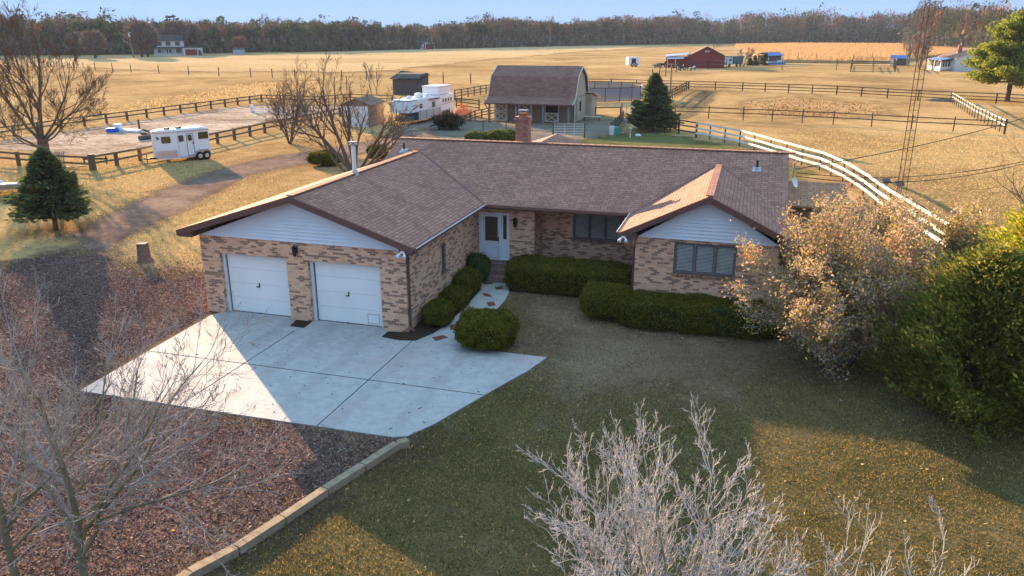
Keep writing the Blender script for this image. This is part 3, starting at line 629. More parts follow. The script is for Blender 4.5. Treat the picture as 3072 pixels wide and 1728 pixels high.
# front door + sidelight
DY = Dg
mb = MB(); mb.box((0.675, DY + .03, 2.46), (1.23, 0.10, 0.08)); mb.box((0.10, DY + .03, 1.525), (0.08, 0.10, 1.79)); mb.box((1.255, DY + .03, 1.525), (0.07, 0.10, 1.79)); mb.box((0.925, DY + .02, 1.525), (0.09, 0.12, 1.79)); mb.box((0.675, DY + .01, 0.65), (1.23, 0.14, 0.04)); 
fd = obj('front_door', mb, 'trim_white', house)
mb = MB(); mb.box((0.51, DY + .07, 1.02), (0.74, 0.03, 0.66)); mb.box((0.51, DY + .07, 2.37), (0.74, 0.03, 0.10)); mb.box((0.21, DY + .07, 1.83), (0.14, 0.03, 0.97)); mb.box((0.84, DY + .07, 1.83), (0.08, 0.03, 0.97)); mb.box((1.09, DY + .07, 1.06), (0.25, 0.03, 0.78)); mb.box((0.99, DY + .07, 1.93), (0.05, 0.03, 0.95)); mb.box((1.19, DY + .07, 1.93), (0.05, 0.03, 0.95)); obj('door_panel', mb, 'siding_white', fd)
mb = MB(); mb.box((0.54, DY + .085, 1.83), (0.54, 0.02, 0.97)); mb.box((1.09, DY + .085, 1.90), (0.16, 0.02, 0.9)); obj('door_glass', mb, 'glass_brown', fd)
mb = MB(); mb.box((0.845, DY + .035, 1.44), (0.03, 0.05, 0.2)); mb.box((0.80, DY + .02, 1.45), (0.11, 0.03, 0.025)); obj('door_handle', mb, 'metal_dark', fd)
# steps
st = MB(); st.box((0.76, 6.62, 0.29), (1.42, 0.42, 0.58)); st.box((0.76, 6.26, 0.21), (1.42, 0.30, 0.42)); st.box((0.76, 5.96, 0.12), (1.42, 0.30, 0.24)); obj('steps', st, 'brick_step', house)
# lamps
def lantern(c, s=1.0):
    l = thing('wall_lamp', None, None); l.parent = house; x, y, z = c
    mb = MB(); mb.box((x, y - .01, z + .02), (.09 * s, .02, .16 * s)); mb.tube([(x, y - .02, z), (x, y - .08, z + .12 * s), (x, y - .12, z + .16 * s)], .012, 5)
    mb.tube([(x, y - .12, z + .20 * s), (x, y - .12, z + .16 * s), (x, y - .12, z + .13 * s)], [.01, .05 * s, .085 * s], 6); mb.tube([(x, y - .12, z - .14 * s), (x, y - .12, z - .11 * s)], [.03 * s, .055 * s], 6)
    for k in range(6):
        a = k * 1.047; mb.beam((x + .05 * s * math.cos(a), y - .12 + .05 * s * math.sin(a), z - .11 * s), (x + .075 * s * math.cos(a), y - .12 + .075 * s * math.sin(a), z + .13 * s), .012, .012)
    obj('lamp_body', mb, 'metal_dark', l)
    mb = MB(); mb.tube([(x, y - .12, z - .10 * s), (x, y - .12, z + .12 * s)], [.045 * s, .068 * s], 6); obj('lamp_glass', mb, 'glass_dark', l)
lantern((-3.80, 0, 2.42), 1.1); lantern((1.56, DY, 2.16), 1.2)
def flood(x, y, z):
    l = thing('floodlight', None, None); l.parent = house
    mb = MB(); mb.box((x, y, z + .06), (.12, .08, .06)); 
    for s in (-1, 1): mb.tube([(x + s * .04, y, z + .05), (x + s * .09, y - .05, z), (x + s * .12, y - .14, z - .06)], [.02, .035, .062], 8)
    obj('lamp_head', mb, 'trim_white', l)
flood(0.12, -OV - .03, 2.74); flood(6.22, YW - OV - .03, 2.74)
# roof furniture
def on_roof(y): return HE + SL * (y - YE)
for (x, y) in ((-4.27, 9.68), (10.21, 9.46)):
    v_ = thing('vent_pipe', None, None); v_.parent = house; z = on_roof(y)
    mb = MB(); mb.cyl((x, y), .05, z, z + .34, 10); obj('pipe', mb, 'metal_dark', v_)
    mb = MB(); mb.poly([(x - .16, y - .2, z - .2 * SL + .02), (x + .16, y - .2, z - .2 * SL + .02), (x + .16, y + .14, z + .14 * SL + .02), (x - .16, y + .14, z + .14 * SL + .02)]); mb.cyl((x, y), .085, z - .03, z + .09, 10, .055); obj('flashing', mb, 'metal_grey', v_)
fl = thing('flue_pipe', None, None); fl.parent = house
mb = MB(); mb.cyl((GX + .05, 3.83), .075, GZ - .1, 5.30, 12); obj('pipe', mb, 'trim_white', fl)
mb = MB(); mb.box((GX + .05, 3.83, 5.33), (.24, .24, .05)); mb.box((GX + .05, 3.83, 5.42), (.28, .28, .03)); mb.cyl((GX + .05, 3.83), .09, 5.34, 5.41, 10); obj('flue_cap', mb, 'metal_grey', fl)
mb = MB(); mb.cyl((GX + .05, 3.83), .16, GZ - .08, GZ + .12, 12, .08); obj('flashing', mb, 'metal_grey', fl)
ch = thing('chimney', None, None); ch.parent = house; cx, cy = 0.56, YM + .62
mb = MB(); mb.box((cx, cy, 4.75), (.56, .5, 1.6)); mb.box((cx, cy, 5.585), (.66, .6, .07)); mb.box((cx, cy, 5.655), (.6, .54, .07)); obj('stack', mb, 'brick_chimney', ch)
M('clay', (0.42, 0.13, 0.06), None, 5, .8)
mb = MB(); mb.box((cx, cy, 5.76), (.30, .28, .14)); obj('clay_pot', mb, 'clay', ch)
mb = MB(); 
for sx in (-.13, .13):
    for sy in (-.12, .12): mb.box((cx + sx, cy + sy, 5.88), (.02, .02, .12))
mb.box((cx, cy, 5.95), (.38, .34, .025)); obj('chimney_cap', mb, 'metal_grey', ch)
# satellite dish on the right gable end
sd_ = thing('satellite_dish', None, None); sd_.parent = house
mb = MB(); c_ = Vector((11.62, 9.6, 3.75)); ax = Vector((0.75, -0.5, 0.4)).normalized()
uu = ax.cross(Vector((0, 0, 1))).normalized(); ww = uu.cross(ax); ring = [c_ + uu * .17 * math.cos(a) + ww * .2 * math.sin(a) for a in np.linspace(0, 6.28, 17)[:-1]]
for i in range(16): mb.poly([ring[i], ring[(i + 1) % 16], c_ - ax * .07])
mb.tube([c_ - ax * .05, c_ - ax * .2 - Vector((0, 0, .3)), (11.2, 9.7, 3.3)], .02, 6); obj('dish', mb, 'trim_white', sd_)
# annex shed on the right
M('ply_tan', (0.30, 0.24, 0.17), (0.24, 0.19, 0.135), 2, .85, bmp=.1)
ax_ = thing('garden_shed', 'tan plywood shed with a brown shingle roof behind the right end of the house', 'shed', (12.65, 11.2, 0))
mb = MB(); mb.box((0, 1.4, 1.28), (2.0, 2.9, 2.56)); mb.extr([(-1.0, -.05, 2.55), (-1.0, 2.85, 2.55), (-1.0, 1.4, 3.1)], (2.0, 0, 0)); obj('wall', mb, 'ply_tan', ax_)
mb = MB(); 
for k in range(10): mb.box((-.95 + k * .21, -.056, 1.28), (.012, .012, 2.5))
obj('batten', mb, 'timber_weathered', ax_)
mb = MB(); slab(mb, [(-1.25, -.3, 2.58), (1.15, -.3, 2.58), (1.15, 1.4, 3.28), (-1.25, 1.4, 3.28)], .07); slab(mb, [(-1.25, 1.4, 3.28), (1.15, 1.4, 3.28), (1.15, 3.1, 2.58), (-1.25, 3.1, 2.58)], .07); obj('roof', mb, 'shingle_old', ax_)
# blue ladder
ld_ = thing('ladder', 'blue ladder leaning against the far corner of the right wing eave', 'ladder', (11.85, 4.0, 0))
mb = MB(); a0, a1 = Vector((-.05, -.1, 0)), Vector((-.2, .05, 3.35))
for s in (-.2, .2): mb.beam(a0 + Vector((0, s, 0)), a1 + Vector((0, s, 0)), .03, .07)
obj('rail', mb, 'blue_paint', ld_); mb = MB()
for k in range(1, 11): q = a0.lerp(a1, k / 11); mb = MB(); mb.beam(q + Vector((0, -.2, 0)), q + Vector((0, .2, 0)), .03, .03); obj('rung', mb, 'metal_grey', ld_)
# ================================================================== PLANTS
M_attr('bark', 0.9, 0, 0); M_attr('leaf', 0.8, 0.35, 0.03); M_attr('needle', 0.8, 0.45, 0.08); M_attr('blade', 0.9, 0.3, 0.0)
M('bark_dark', (0.10, 0.075, 0.055), (0.055, 0.04, 0.03), 6, 0.95, bmp=0.6)
M('bark_grey', (0.27, 0.24, 0.19), (0.15, 0.13, 0.10), 5, 0.9, bmp=0.4)
M('bark_brown', (0.15, 0.12, 0.09), (0.085, 0.067, 0.05), 5, 0.9, bmp=0.5)
M('twig_pale', (0.52, 0.47, 0.42), (0.30, 0.26, 0.22), 3, 0.85)
M('twig_grey', (0.27, 0.22, 0.18), (0.16, 0.125, 0.10), 3, 0.85)
M('twig_brown', (0.15, 0.105, 0.08), (0.095, 0.068, 0.05), 3, 0.9)
def grow(out, rnd, P, D, L, r0, lev, maxlev, nch, wob=0.16, up=0.10, ratio=0.62, ang=0.75, rmin=0.004, seg=5, start=0.2, taper=0.35):
    pts = [tuple(P)]; rad = [r0]; p = Vector(P); d = Vector(D).normalized(); st = L / seg; kids = []
    for i in range(seg):
        d = (d + Vector((rnd.gauss(0, wob), rnd.gauss(0, wob), rnd.gauss(0, wob) + up))).normalized(); p = p + d * st
        f = (i + 1) / seg; pts.append(tuple(p)); rad.append(max(r0 * (1 - f * (1 - taper)), rmin)); kids.append((p.copy(), d.copy(), f, rad[-1]))
    out.append((lev, pts, rad))
    if lev >= maxlev: return
    n = nch[lev] if isinstance(nch, (list, tuple)) else nch
    for k in range(n):
        f = start + (1 - start) * (k + rnd.random()) / n if k < n - 1 else 1.0
        i = min(int(f * seg), seg - 1); q, dd, ff, rr = kids[i]
        ax = dd.orthogonal().normalized(); ax.rotate(Matrix.Rotation(rnd.random() * 6.283 + k * 2.4, 3, dd))
        a = ang * (0.6 + 0.7 * rnd.random()) * (0.5 if f == 1.0 else 1)
        nd = (dd * math.cos(a) + ax * math.sin(a)).normalized()
        base = Vector(pts[i]).lerp(q, 0.5 + 0.5 * rnd.random()) if f < 1 else q
        grow(out, rnd, base, nd, L * ratio * (1.15 - 0.45 * f) * (0.75 + 0.5 * rnd.random()), max(rr * (0.62 if lev == 0 else .55), rmin), lev + 1, maxlev, nch, wob, up, ratio, ang, rmin, seg if lev < 2 else max(3, seg - 1), start, taper)
def tree_obj(name, label, cat, loc, stems, seed, maxlev, nch, trunk_mat, twig_mat, group=None, cut=1, sides=(8, 6, 4, 3, 3, 3), **kw):
    """stems: list of (offset, direction, length, radius)"""
    rnd = random.Random(seed); root = thing(name, label, cat, loc, 0, group); tr_, cr_ = MB(), MB(); tips = []
    for (o_, d, L, r) in stems:
        out = []; grow(out, rnd, o_, d, L, r, 0, maxlev, nch, **kw)
        for lev, pts, rad in out:
            (tr_ if lev < cut else cr_).tube(pts, rad, sides[min(lev, 5)], cap=False)
            if lev >= maxlev - 1: tips += pts[1:]
    obj('trunk', tr_, trunk_mat, root, True); obj('crown', cr_, twig_mat, root, True)
    return root, tips
def flare(mb): return mb
# --- big bare tree, left
gx, gy = GT(1, 345, 1215)
st = [((0, 0, 0), (0.02, 0, 1), 2.6, .42)]
rnd = random.Random(5); root = thing('bare_tree', 'tall leafless tree with a thick dark trunk at the left, by the arena fence', 'tree', (gx, gy, 0))
tm, cm = MB(), MB(); tm.tube([(0, 0, -.1), (.0, 0, .3), (.03, 0, 1.0), (.05, 0, 1.7)], [.55, .44, .38, .34], 10, False)
for i_, (dx, dy, dz, L, r, z0) in enumerate([(-.55, .1, .85, 5.6, .19, 1.9), (.35, -.15, .95, 6.0, .20, 2.2), (.02, .25, 1.0, 6.4, .22, 2.3), (-.95, -.1, .45, 5.4, .15, 1.6), (.85, .1, .55, 5.6, .15, 2.1), (-.25, -.3, .95, 6.0, .17, 2.2), (.6, .4, .9, 5.6, .15, 2.3), (-.8, .35, .7, 5.2, .14, 2.0), (1.0, -.2, .35, 4.6, .11, 2.2), (-1.0, .2, .2, 4.6, .11, 1.7)]):
    out = []; grow(out, rnd, (.03, 0, z0 - .8), (dx, dy, dz), L * 1.12, r * .68, 0, 4, [8, 6, 5, 4], 0.09, 0.05, 0.46, 0.62, 0.009, 7, .22, .22)
    for lev, pts, rad in out: (tm if lev < 1 else cm).tube(pts, rad, (8, 5, 3, 3, 3)[lev], False)
obj('trunk', tm, 'bark_brown', root, True); obj('crown', cm, 'twig_brown', root, True)
# --- multi-stemmed bare tree behind the garage roof
gx, gy = GT(2, 95, 1330)
stems = [((.1, 0, 0), (-.95, .1, 1.0), 6.6, .16), ((0, .1, 0), (-.6, .2, 1.1), 6.2, .15), ((.15, 0, 0), (-.2, 0, 1.2), 4.6, .17), ((.2, 0, 0), (.5, .1, 1.0), 4.6, .13), ((.2, 0, 0), (.9, -.1, .75), 4.6, .12), ((0, -.1, 0), (-1.1, -.2, .55), 5.0, .11), ((0, 0, 0), (.15, .4, .8), 4.2, .11), ((.1, 0, 0), (1.0, .3, .35), 4.2, .10)]
tree_obj('bare_tree', 'spreading leafless tree with several leaning stems behind the garage roof', 'tree', (gx, gy, 0), stems, 11, 4, [7, 5, 4, 3], 'bark_brown', 'twig_brown', wob=.11, up=.05, ratio=.48, ang=.7, rmin=.008, seg=6, start=.25)
gx, gy = GT(1, 2190, 1085)
stems = [((.1 * math.cos(a), .1 * math.sin(a), 0), (.38 * math.cos(a), .38 * math.sin(a), 1.0), 3.6 + .5 * math.sin(a * 3), .055) for a in np.linspace(0, 6.28, 10)[:-1]]
tree_obj('bare_shrub', 'reddish leafless many stemmed tree between the arena fence and the track', 'tree', (gx, gy, 0), stems, 12, 3, [9, 7, 5], 'bark_brown', 'twig_brown', wob=.12, up=.06, ratio=.45, ang=.6, rmin=.008, seg=6, start=.2)
# --- two thin saplings near the grey shed
for px, lab in ((225, 'thin pale sapling in the field left of the grey shed'), (268, 'slightly straighter thin sapling nearest the left side of the grey shed')):
    gx, gy = GT(2, px, 712)
    tree_obj('sapling', lab, 'sapling', (gx, gy, 0), [((0, 0, 0), (.05, 0, 1), 3.4, .07), ((0, 0, .4), (-.4, 0, 1), 3.2, .05)], px, 3, [6, 5, 3], 'bark_grey', 'twig_grey', 'saplings beside the grey shed', wob=.1, up=.05, ratio=.42, ang=.5, rmin=.016, seg=5)
# --- pale dogwood, bottom centre-right, close to the camera
bx_, by_ = 9.2, -11.75
rr_ = random.Random(9); stems = []
for k in range(15):
    a = 6.2832 * k / 15 + rr_.uniform(-.2, .2); sp_ = (.4, .85, 1.25)[k % 3] * rr_.uniform(.85, 1.15); stems.append(((.04 * math.cos(a), .04 * math.sin(a), .3 * rr_.random()), (sp_ * math.cos(a), sp_ * math.sin(a), 1.0), 2.75 + .10 * (k % 3), .030))
M('twig_silver', (0.50, 0.485, 0.47), (0.30, 0.285, 0.27), 3, 0.85)
tree_obj('bare_tree', 'pale grey leafless tree with dense forked twigs in the lower middle of the lawn', 'tree', (bx_, by_, 0), stems, 21, 4, [9, 6, 4, 3], 'bark_grey', 'twig_silver', wob=.10, up=.06, ratio=.40, ang=.72, rmin=.0036, seg=7, start=.2, sides=(8, 6, 4, 3, 3))
stems = [((.05, 0, 0), (-.35, .1, 1.0), 2.3, .028), ((0, .05, 0), (.3, .3, 1.0), 2.4, .028), ((.05, 0, 0), (.8, .0, .8), 2.2, .026), ((0, 0, 0), (-.1, .6, 1.0), 2.2, .026), ((0, 0, 0), (.1, -.4, 1.0), 2.1, .026)]
tree_obj('bare_tree', 'sparser pale leafless tree on the sunlit lawn right of the dense one', 'tree', (12.3, -11.7, 0), stems, 33, 3, [6, 5, 4], 'bark_grey', 'twig_silver', wob=.10, up=.08, ratio=.44, ang=.7, rmin=.004, seg=6, start=.2)
M('twig_ash', (0.36, 0.33, 0.31), (0.20, 0.18, 0.165), 3, 0.85)
M('bark_moss', (0.22, 0.20, 0.12), (0.11, 0.10, 0.06), 5, 0.9, bmp=0.4)
# --- bare trees over the mulch, bottom left
stems = [((0, 0, 0), (.02, .05, 1), 3.8, 0.072), ((0, 0, .6), (.8, .3, .8), 3.6, 0.039), ((0, 0, .9), (-.7, .3, .8), 3.2, 0.039), ((0, 0, .8), (.2, .9, .8), 3.2, 0.039), ((0, 0, 1.0), (.9, -.1, .9), 3.4, 0.039), ((0, 0, 1.2), (.5, .6, .8), 3.4, 0.033), ((0, 0, 1.1), (1.0, .3, .5), 3.6, 0.033), ((0, 0, 1.2), (-.4, .8, .7), 3.0, 0.033)]
tree_obj('bare_tree', 'leafless grey barked tree over the mulch whose twigs reach toward the driveway', 'tree', (-.45, -12.75, 0), stems, 41, 4, [7, 5, 4, 3], 'bark_moss', 'twig_ash', wob=.10, up=.05, ratio=.46, ang=.7, rmin=.0038, seg=6, start=.12)
stems = [((0, 0, 0), (-.04, .05, 1), 3.9, 0.065), ((0, 0, .6), (.6, .4, .9), 3.0, 0.033), ((0, 0, .8), (-.8, .2, .8), 3.2, 0.033), ((0, 0, 1.0), (-.3, .8, .9), 3.2, 0.033), ((0, 0, 1.0), (.1, .9, .8), 3.0, 0.033), ((0, 0, 1.3), (.9, .2, .6), 2.8, 0.029)]
tree_obj('bare_tree', 'second leafless tree over the mulch, at the bottom left corner', 'tree', (-1.75, -12.95, 0), stems, 42, 4, [7, 5, 4, 3], 'bark_moss', 'twig_ash', wob=.10, up=.05, ratio=.46, ang=.7, rmin=.0038, seg=6, start=.12)
# --- stump
gx, gy = GT(4, 1090, 525); root = thing('tree_stump', 'cut grey tree stump standing in the dry grass left of the garage', 'stump', (gx, gy, 0))
mb = MB(); k0 = 18; ring = [1 + .12 * math.sin(3 * a) + .08 * math.sin(7 * a + 1) for a in np.linspace(0, 6.28, k0 + 1)[:-1]]
zs = [(-.05, .42), (.05, .33), (.2, .26), (.5, .24), (.80, .23)]
for z, rr in zs: mb.v += [(rr * ring[i] * math.cos(6.2832 * i / k0), rr * ring[i] * math.sin(6.2832 * i / k0), z + (.02 * math.sin(i) if z > .7 else 0)) for i in range(k0)]
for j in range(len(zs) - 1):
    for i in range(k0): mb.f.append((j * k0 + i, j * k0 + (i + 1) % k0, (j + 1) * k0 + (i + 1) % k0, (j + 1) * k0 + i))
M('stump_bark', (.17, .145, .12), (.085, .07, .055), 9, .95, bmp=.8); obj('trunk', mb, 'stump_bark', root, True); mb = MB(); mb.poly([(.225 * ring[i] * math.cos(6.2832 * i / k0), .225 * ring[i] * math.sin(6.2832 * i / k0), .80 + .02 * math.sin(i)) for i in range(k0)]); M('cut_wood', (.45, .36, .27), (.3, .24, .18), 8, .9); obj('cut_face', mb, 'cut_wood', root)
# --- conifers (spruce)
def spruce(name, label, loc, H, Rb, seed, cols, z0=.35, n=15000, trunk_r=.12, group=None, lean=1.0, shape=0.85, leaf=.17):
    rng = np.random.default_rng(seed); root = thing(name, label, 'tree', loc, 0, group)
    mb = MB(); mb.tube([(0, 0, 0), (0, 0, H * .5), (0, 0, H * .97)], [trunk_r, trunk_r * .6, .02], 8, False)
    nb = int(n / 70); C = []; DR = []
    hh = z0 + (H - z0) * rng.random(nb) ** 1.25; az = rng.random(nb) * 6.283
    lob = 1 + .16 * np.sin(az * 3 + hh * 2.2) + .12 * np.sin(az * 5 - hh * 3)
    for h_, a, lb in zip(hh, az, lob):
        f = (h_ - z0) / (H - z0); R_ = Rb * (1 - f) ** shape * (0.78 + .3 * rng.random()) * lb + .06
        m_ = 70; s = rng.random(m_) ** .55; r_ = s * R_; side = rng.normal(size=m_) * (.05 + .17 * s * R_ * .6)
        dz = -.16 * r_ + .22 * r_ * s + rng.normal(size=m_) * .06
        C.append(np.stack([r_ * math.cos(a) - side * math.sin(a), r_ * math.sin(a) + side * math.cos(a), h_ + dz], 1)); DR.append(np.tile([math.cos(a), math.sin(a), .25], (m_, 1)))
        if h_ > z0 and rng.random() < .5: mb.tube([(0, 0, h_), (R_ * .7 * math.cos(a), R_ * .7 * math.sin(a), h_ - .1 * R_)], [.025, .008], 3, False)
    C = np.concatenate(C); DR = np.concatenate(DR); C[:, 2] = np.maximum(C[:, 2], .12)
    obj('trunk', mb, 'bark_brown', root)
    leaves('crown', C, None, rng.uniform(.6, 1.3, len(C)) * leaf, palette(rng, len(C), cols, jit=.25), 'needle', root, aspect=3.2, rng=rng, droop=DR)
    return root
SPR = [(.08, .125, .05), (.11, .15, .075), (.065, .10, .035), (.14, .17, .08), (.17, .17, .05)]
gx, gy = GT(4, 425, 285); spruce('spruce_tree', 'small dense spruce at the left edge casting a shadow over the track', (gx, gy), 3.85, 1.75, 3, SPR, .75, 24000, leaf=.15, shape=.75)
gx, gy = GT(2, 2350, 985); spruce('spruce_tree', 'bluish spruce standing beside the barn yard', (gx, gy), 5.2, 2.5, 4, SPR, .45, 26000, leaf=.24, shape=.8)
# --- pine at the right edge
gx, gy = GT(3, 2445, 765); root = thing('pine_tree', 'large yellow green pine with a bare lower trunk at the right edge', 'tree', (gx, gy, 0))
rng = np.random.default_rng(8); mb = MB(); mb.tube([(0, 0, -.1), (0, 0, .4), (.1, 0, 4), (.5, 0, 8), (.9, 0, 10.6)], [.50, .33, .27, .17, .05], 10, False); C = []; rnd = random.Random(8)
for i in range(58):
    h_ = 2.6 + 8.2 * (i / 58) + rnd.uniform(-.3, .3); a = i * 2.4 + rnd.uniform(-.3, .3); f = (h_ - 2.6) / 8.2
    R_ = (5.6 * (1 - f) ** .62 + .7) * rnd.uniform(.65, 1.1) * (1.0 if i > 6 else .8); cx = .1 + .1 * (h_ - 4)
    tip = Vector((cx + R_ * math.cos(a), R_ * math.sin(a), h_ + .10 * R_ + rnd.uniform(-.3, .5))); mid = Vector((cx + R_ * .5 * math.cos(a + .1), R_ * .5 * math.sin(a + .1), h_ - .05 * R_))
    mb.tube([(cx, 0, h_ - .2), tuple(mid), tuple(tip)], [.11, .07, .02], 4, False)
    for k in range(13):
        s = .42 + .6 * k / 13; q = mid.lerp(tip, max(0, (s - .5) * 2)) if s > .5 else Vector((cx, 0, h_)).lerp(mid, s * 2)
        m_ = 110; C.append(np.array(q) + rng.normal(size=(m_, 3)) * np.array([.50, .50, .20]) + np.array([rnd.gauss(0, .3), rnd.gauss(0, .3), .1]))
C = np.concatenate(C); obj('trunk', mb, 'bark_brown', root, True)
leaves('crown', C, None, rng.uniform(.16, .34, len(C)), palette(rng, len(C), [(.22, .28, .03), (.30, .34, .05), (.12, .18, .025), (.34, .34, .06), (.07, .11, .02)], jit=.2), 'needle', root, aspect=3.5, rng=rng)
# --- clipped hedges and shrubs
HED = [(.095, .10, .012), (.135, .13, .016), (.07, .078, .010), (.19, .17, .025), (.15, .12, .02)]
def hedge(name, label, loc, size, rz, seed, n, cat='shrub', group=None, pw=2.6, leaf=.046, cols=HED, bump_=.07):
    rng = np.random.default_rng(seed); root = thing(name, label, cat, loc, rz, group); a, b, c = size[0] / 2, size[1] / 2, size[2]
    def surf(th, ph, k=1.0):
        cp = np.sign(np.cos(ph)) * np.abs(np.cos(ph)) ** (2 / pw); sp = np.sign(np.sin(ph)) * np.abs(np.sin(ph)) ** (2 / pw)
        x = np.sign(np.cos(th)) * np.abs(np.cos(th)) ** (2 / pw) * cp; y = np.sign(np.sin(th)) * np.abs(np.sin(th)) ** (2 / pw) * cp; z = sp
        lump = 1 + bump_ * (np.sin(x * a * 4 + seed) * np.cos(y * b * 5 + seed * 2) + .7 * np.sin(z * 6 + x * a * 6.5 + seed) + .5 * np.sin(x * a * 11) * np.sin(y * b * 9 + z * 8))
        return np.stack([x * a * k * lump, y * b * k * lump, c * .52 + z * c * .48 * k * lump], -1)
    th, ph = np.meshgrid(np.linspace(0, 2 * np.pi, 41)[:-1], np.linspace(-1.5, 1.5, 18)); V = surf(th, ph, .93).reshape(-1, 3); V[:, 2] = np.maximum(V[:, 2], 0.0); F = []
    for j in range(17):
        for i in range(40): F.append((j * 40 + i, j * 40 + (i + 1) % 40, (j + 1) * 40 + (i + 1) % 40, (j + 1) * 40 + i))
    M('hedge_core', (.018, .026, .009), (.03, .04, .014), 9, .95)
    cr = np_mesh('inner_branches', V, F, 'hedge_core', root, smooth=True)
    ar = np.array([2 * a * 2 * b, 2 * a * c, 2 * a * c, 2 * b * c, 2 * b * c]); fc = rng.choice(5, n, p=ar / ar.sum()); U = rng.uniform(-1, 1, (n, 2)); D = np.zeros((n, 3))
    D[fc == 0] = np.stack([U[fc == 0, 0], U[fc == 0, 1], np.ones((fc == 0).sum())], 1)
    for q, sg in ((1, -1), (2, 1)): D[fc == q] = np.stack([U[fc == q, 0], np.full((fc == q).sum(), sg), U[fc == q, 1]], 1)
    for q, sg in ((3, -1), (4, 1)): D[fc == q] = np.stack([np.full((fc == q).sum(), sg), U[fc == q, 0], U[fc == q, 1]], 1)
    k_ = (np.abs(D) ** pw).sum(1) ** (-1 / pw); D *= k_[:, None]; x, y, z = D.T
    lump = 1 + bump_ * (np.sin(x * a * 4 + seed) * np.cos(y * b * 5 + seed * 2) + .7 * np.sin(z * 6 + x * a * 6.5 + seed) + .5 * np.sin(x * a * 11) * np.sin(y * b * 9 + z * 8)); D *= lump[:, None]
    P = np.stack([D[:, 0] * a, D[:, 1] * b, c * .52 + D[:, 2] * c * .48], 1); nr = np.sign(D) * np.abs(D) ** (pw - 1) / np.array([a, b, c * .48]); nr /= np.linalg.norm(nr, axis=1)[:, None]
    P += nr * rng.normal(size=(n, 1)) * .028 - nr * .012; P[:, 2] = np.maximum(P[:, 2], .03)
    col = palette(rng, n, cols, jit=.22)
    leaves('foliage', P, nr, rng.uniform(.7, 1.4, n) * leaf, col, 'leaf', root, aspect=1.8, rng=rng); return root
gx, gy = (GT(5, 880, 1080)[0] + GT(5, 1350, 1080)[0]) / 2, 0.35
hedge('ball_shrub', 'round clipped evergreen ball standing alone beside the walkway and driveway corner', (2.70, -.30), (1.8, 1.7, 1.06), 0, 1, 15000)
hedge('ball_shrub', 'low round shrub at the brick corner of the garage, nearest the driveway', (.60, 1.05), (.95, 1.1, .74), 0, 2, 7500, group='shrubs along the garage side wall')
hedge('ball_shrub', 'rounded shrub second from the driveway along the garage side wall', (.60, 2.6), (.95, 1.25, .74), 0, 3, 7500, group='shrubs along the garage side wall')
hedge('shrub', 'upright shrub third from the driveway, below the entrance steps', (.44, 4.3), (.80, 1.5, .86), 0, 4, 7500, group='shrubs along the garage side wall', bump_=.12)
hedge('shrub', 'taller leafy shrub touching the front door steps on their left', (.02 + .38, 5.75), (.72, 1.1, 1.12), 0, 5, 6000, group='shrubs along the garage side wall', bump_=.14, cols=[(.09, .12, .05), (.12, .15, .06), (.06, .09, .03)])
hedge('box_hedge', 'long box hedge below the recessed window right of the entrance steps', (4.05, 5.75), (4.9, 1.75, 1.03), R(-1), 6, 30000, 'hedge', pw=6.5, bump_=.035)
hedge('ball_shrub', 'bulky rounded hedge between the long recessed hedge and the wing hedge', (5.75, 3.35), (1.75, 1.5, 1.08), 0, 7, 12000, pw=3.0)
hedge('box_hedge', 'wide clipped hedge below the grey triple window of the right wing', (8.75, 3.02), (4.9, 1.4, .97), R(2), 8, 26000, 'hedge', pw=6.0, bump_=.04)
for (px, py, w, h_, lab) in ((2425, 1255, 2.3, .95, 'round clipped shrub between the gravel track and the garage lawn'), (0, 0, 1.5, 1.0, '')):
    if not lab: continue
    gx, gy = GT(1, px, py); hedge('ball_shrub', lab, (gx, gy + .6), (w, 1.9, h_), 0, 9, 9000, leaf=.075)
gx, gy = GT(2, 262, 1215); hedge('ball_shrub', 'round shrub half hidden behind the left slope of the house roof', (gx, gy + .3), (1.4, 1.3, 1.15), 0, 10, 6000, leaf=.07)
gx, gy = GT(2, 1015, 1090); hedge('ball_shrub', 'smaller round shrub showing above the roof ridge left of the chimney', (gx, gy + .4), (2.0, 1.8, 1.0), 0, 11, 6000, leaf=.08, cols=[(.12, .14, .03), (.16, .17, .04), (.08, .1, .03)])
gx, gy = GT(2, 1210, 1095); hedge('ball_shrub', 'larger round shrub showing above the roof ridge beside the chimney', (gx, gy + .4), (2.7, 2.2, 1.2), 0, 12, 8000, leaf=.08, cols=[(.12, .14, .03), (.16, .17, .04), (.08, .1, .03)])
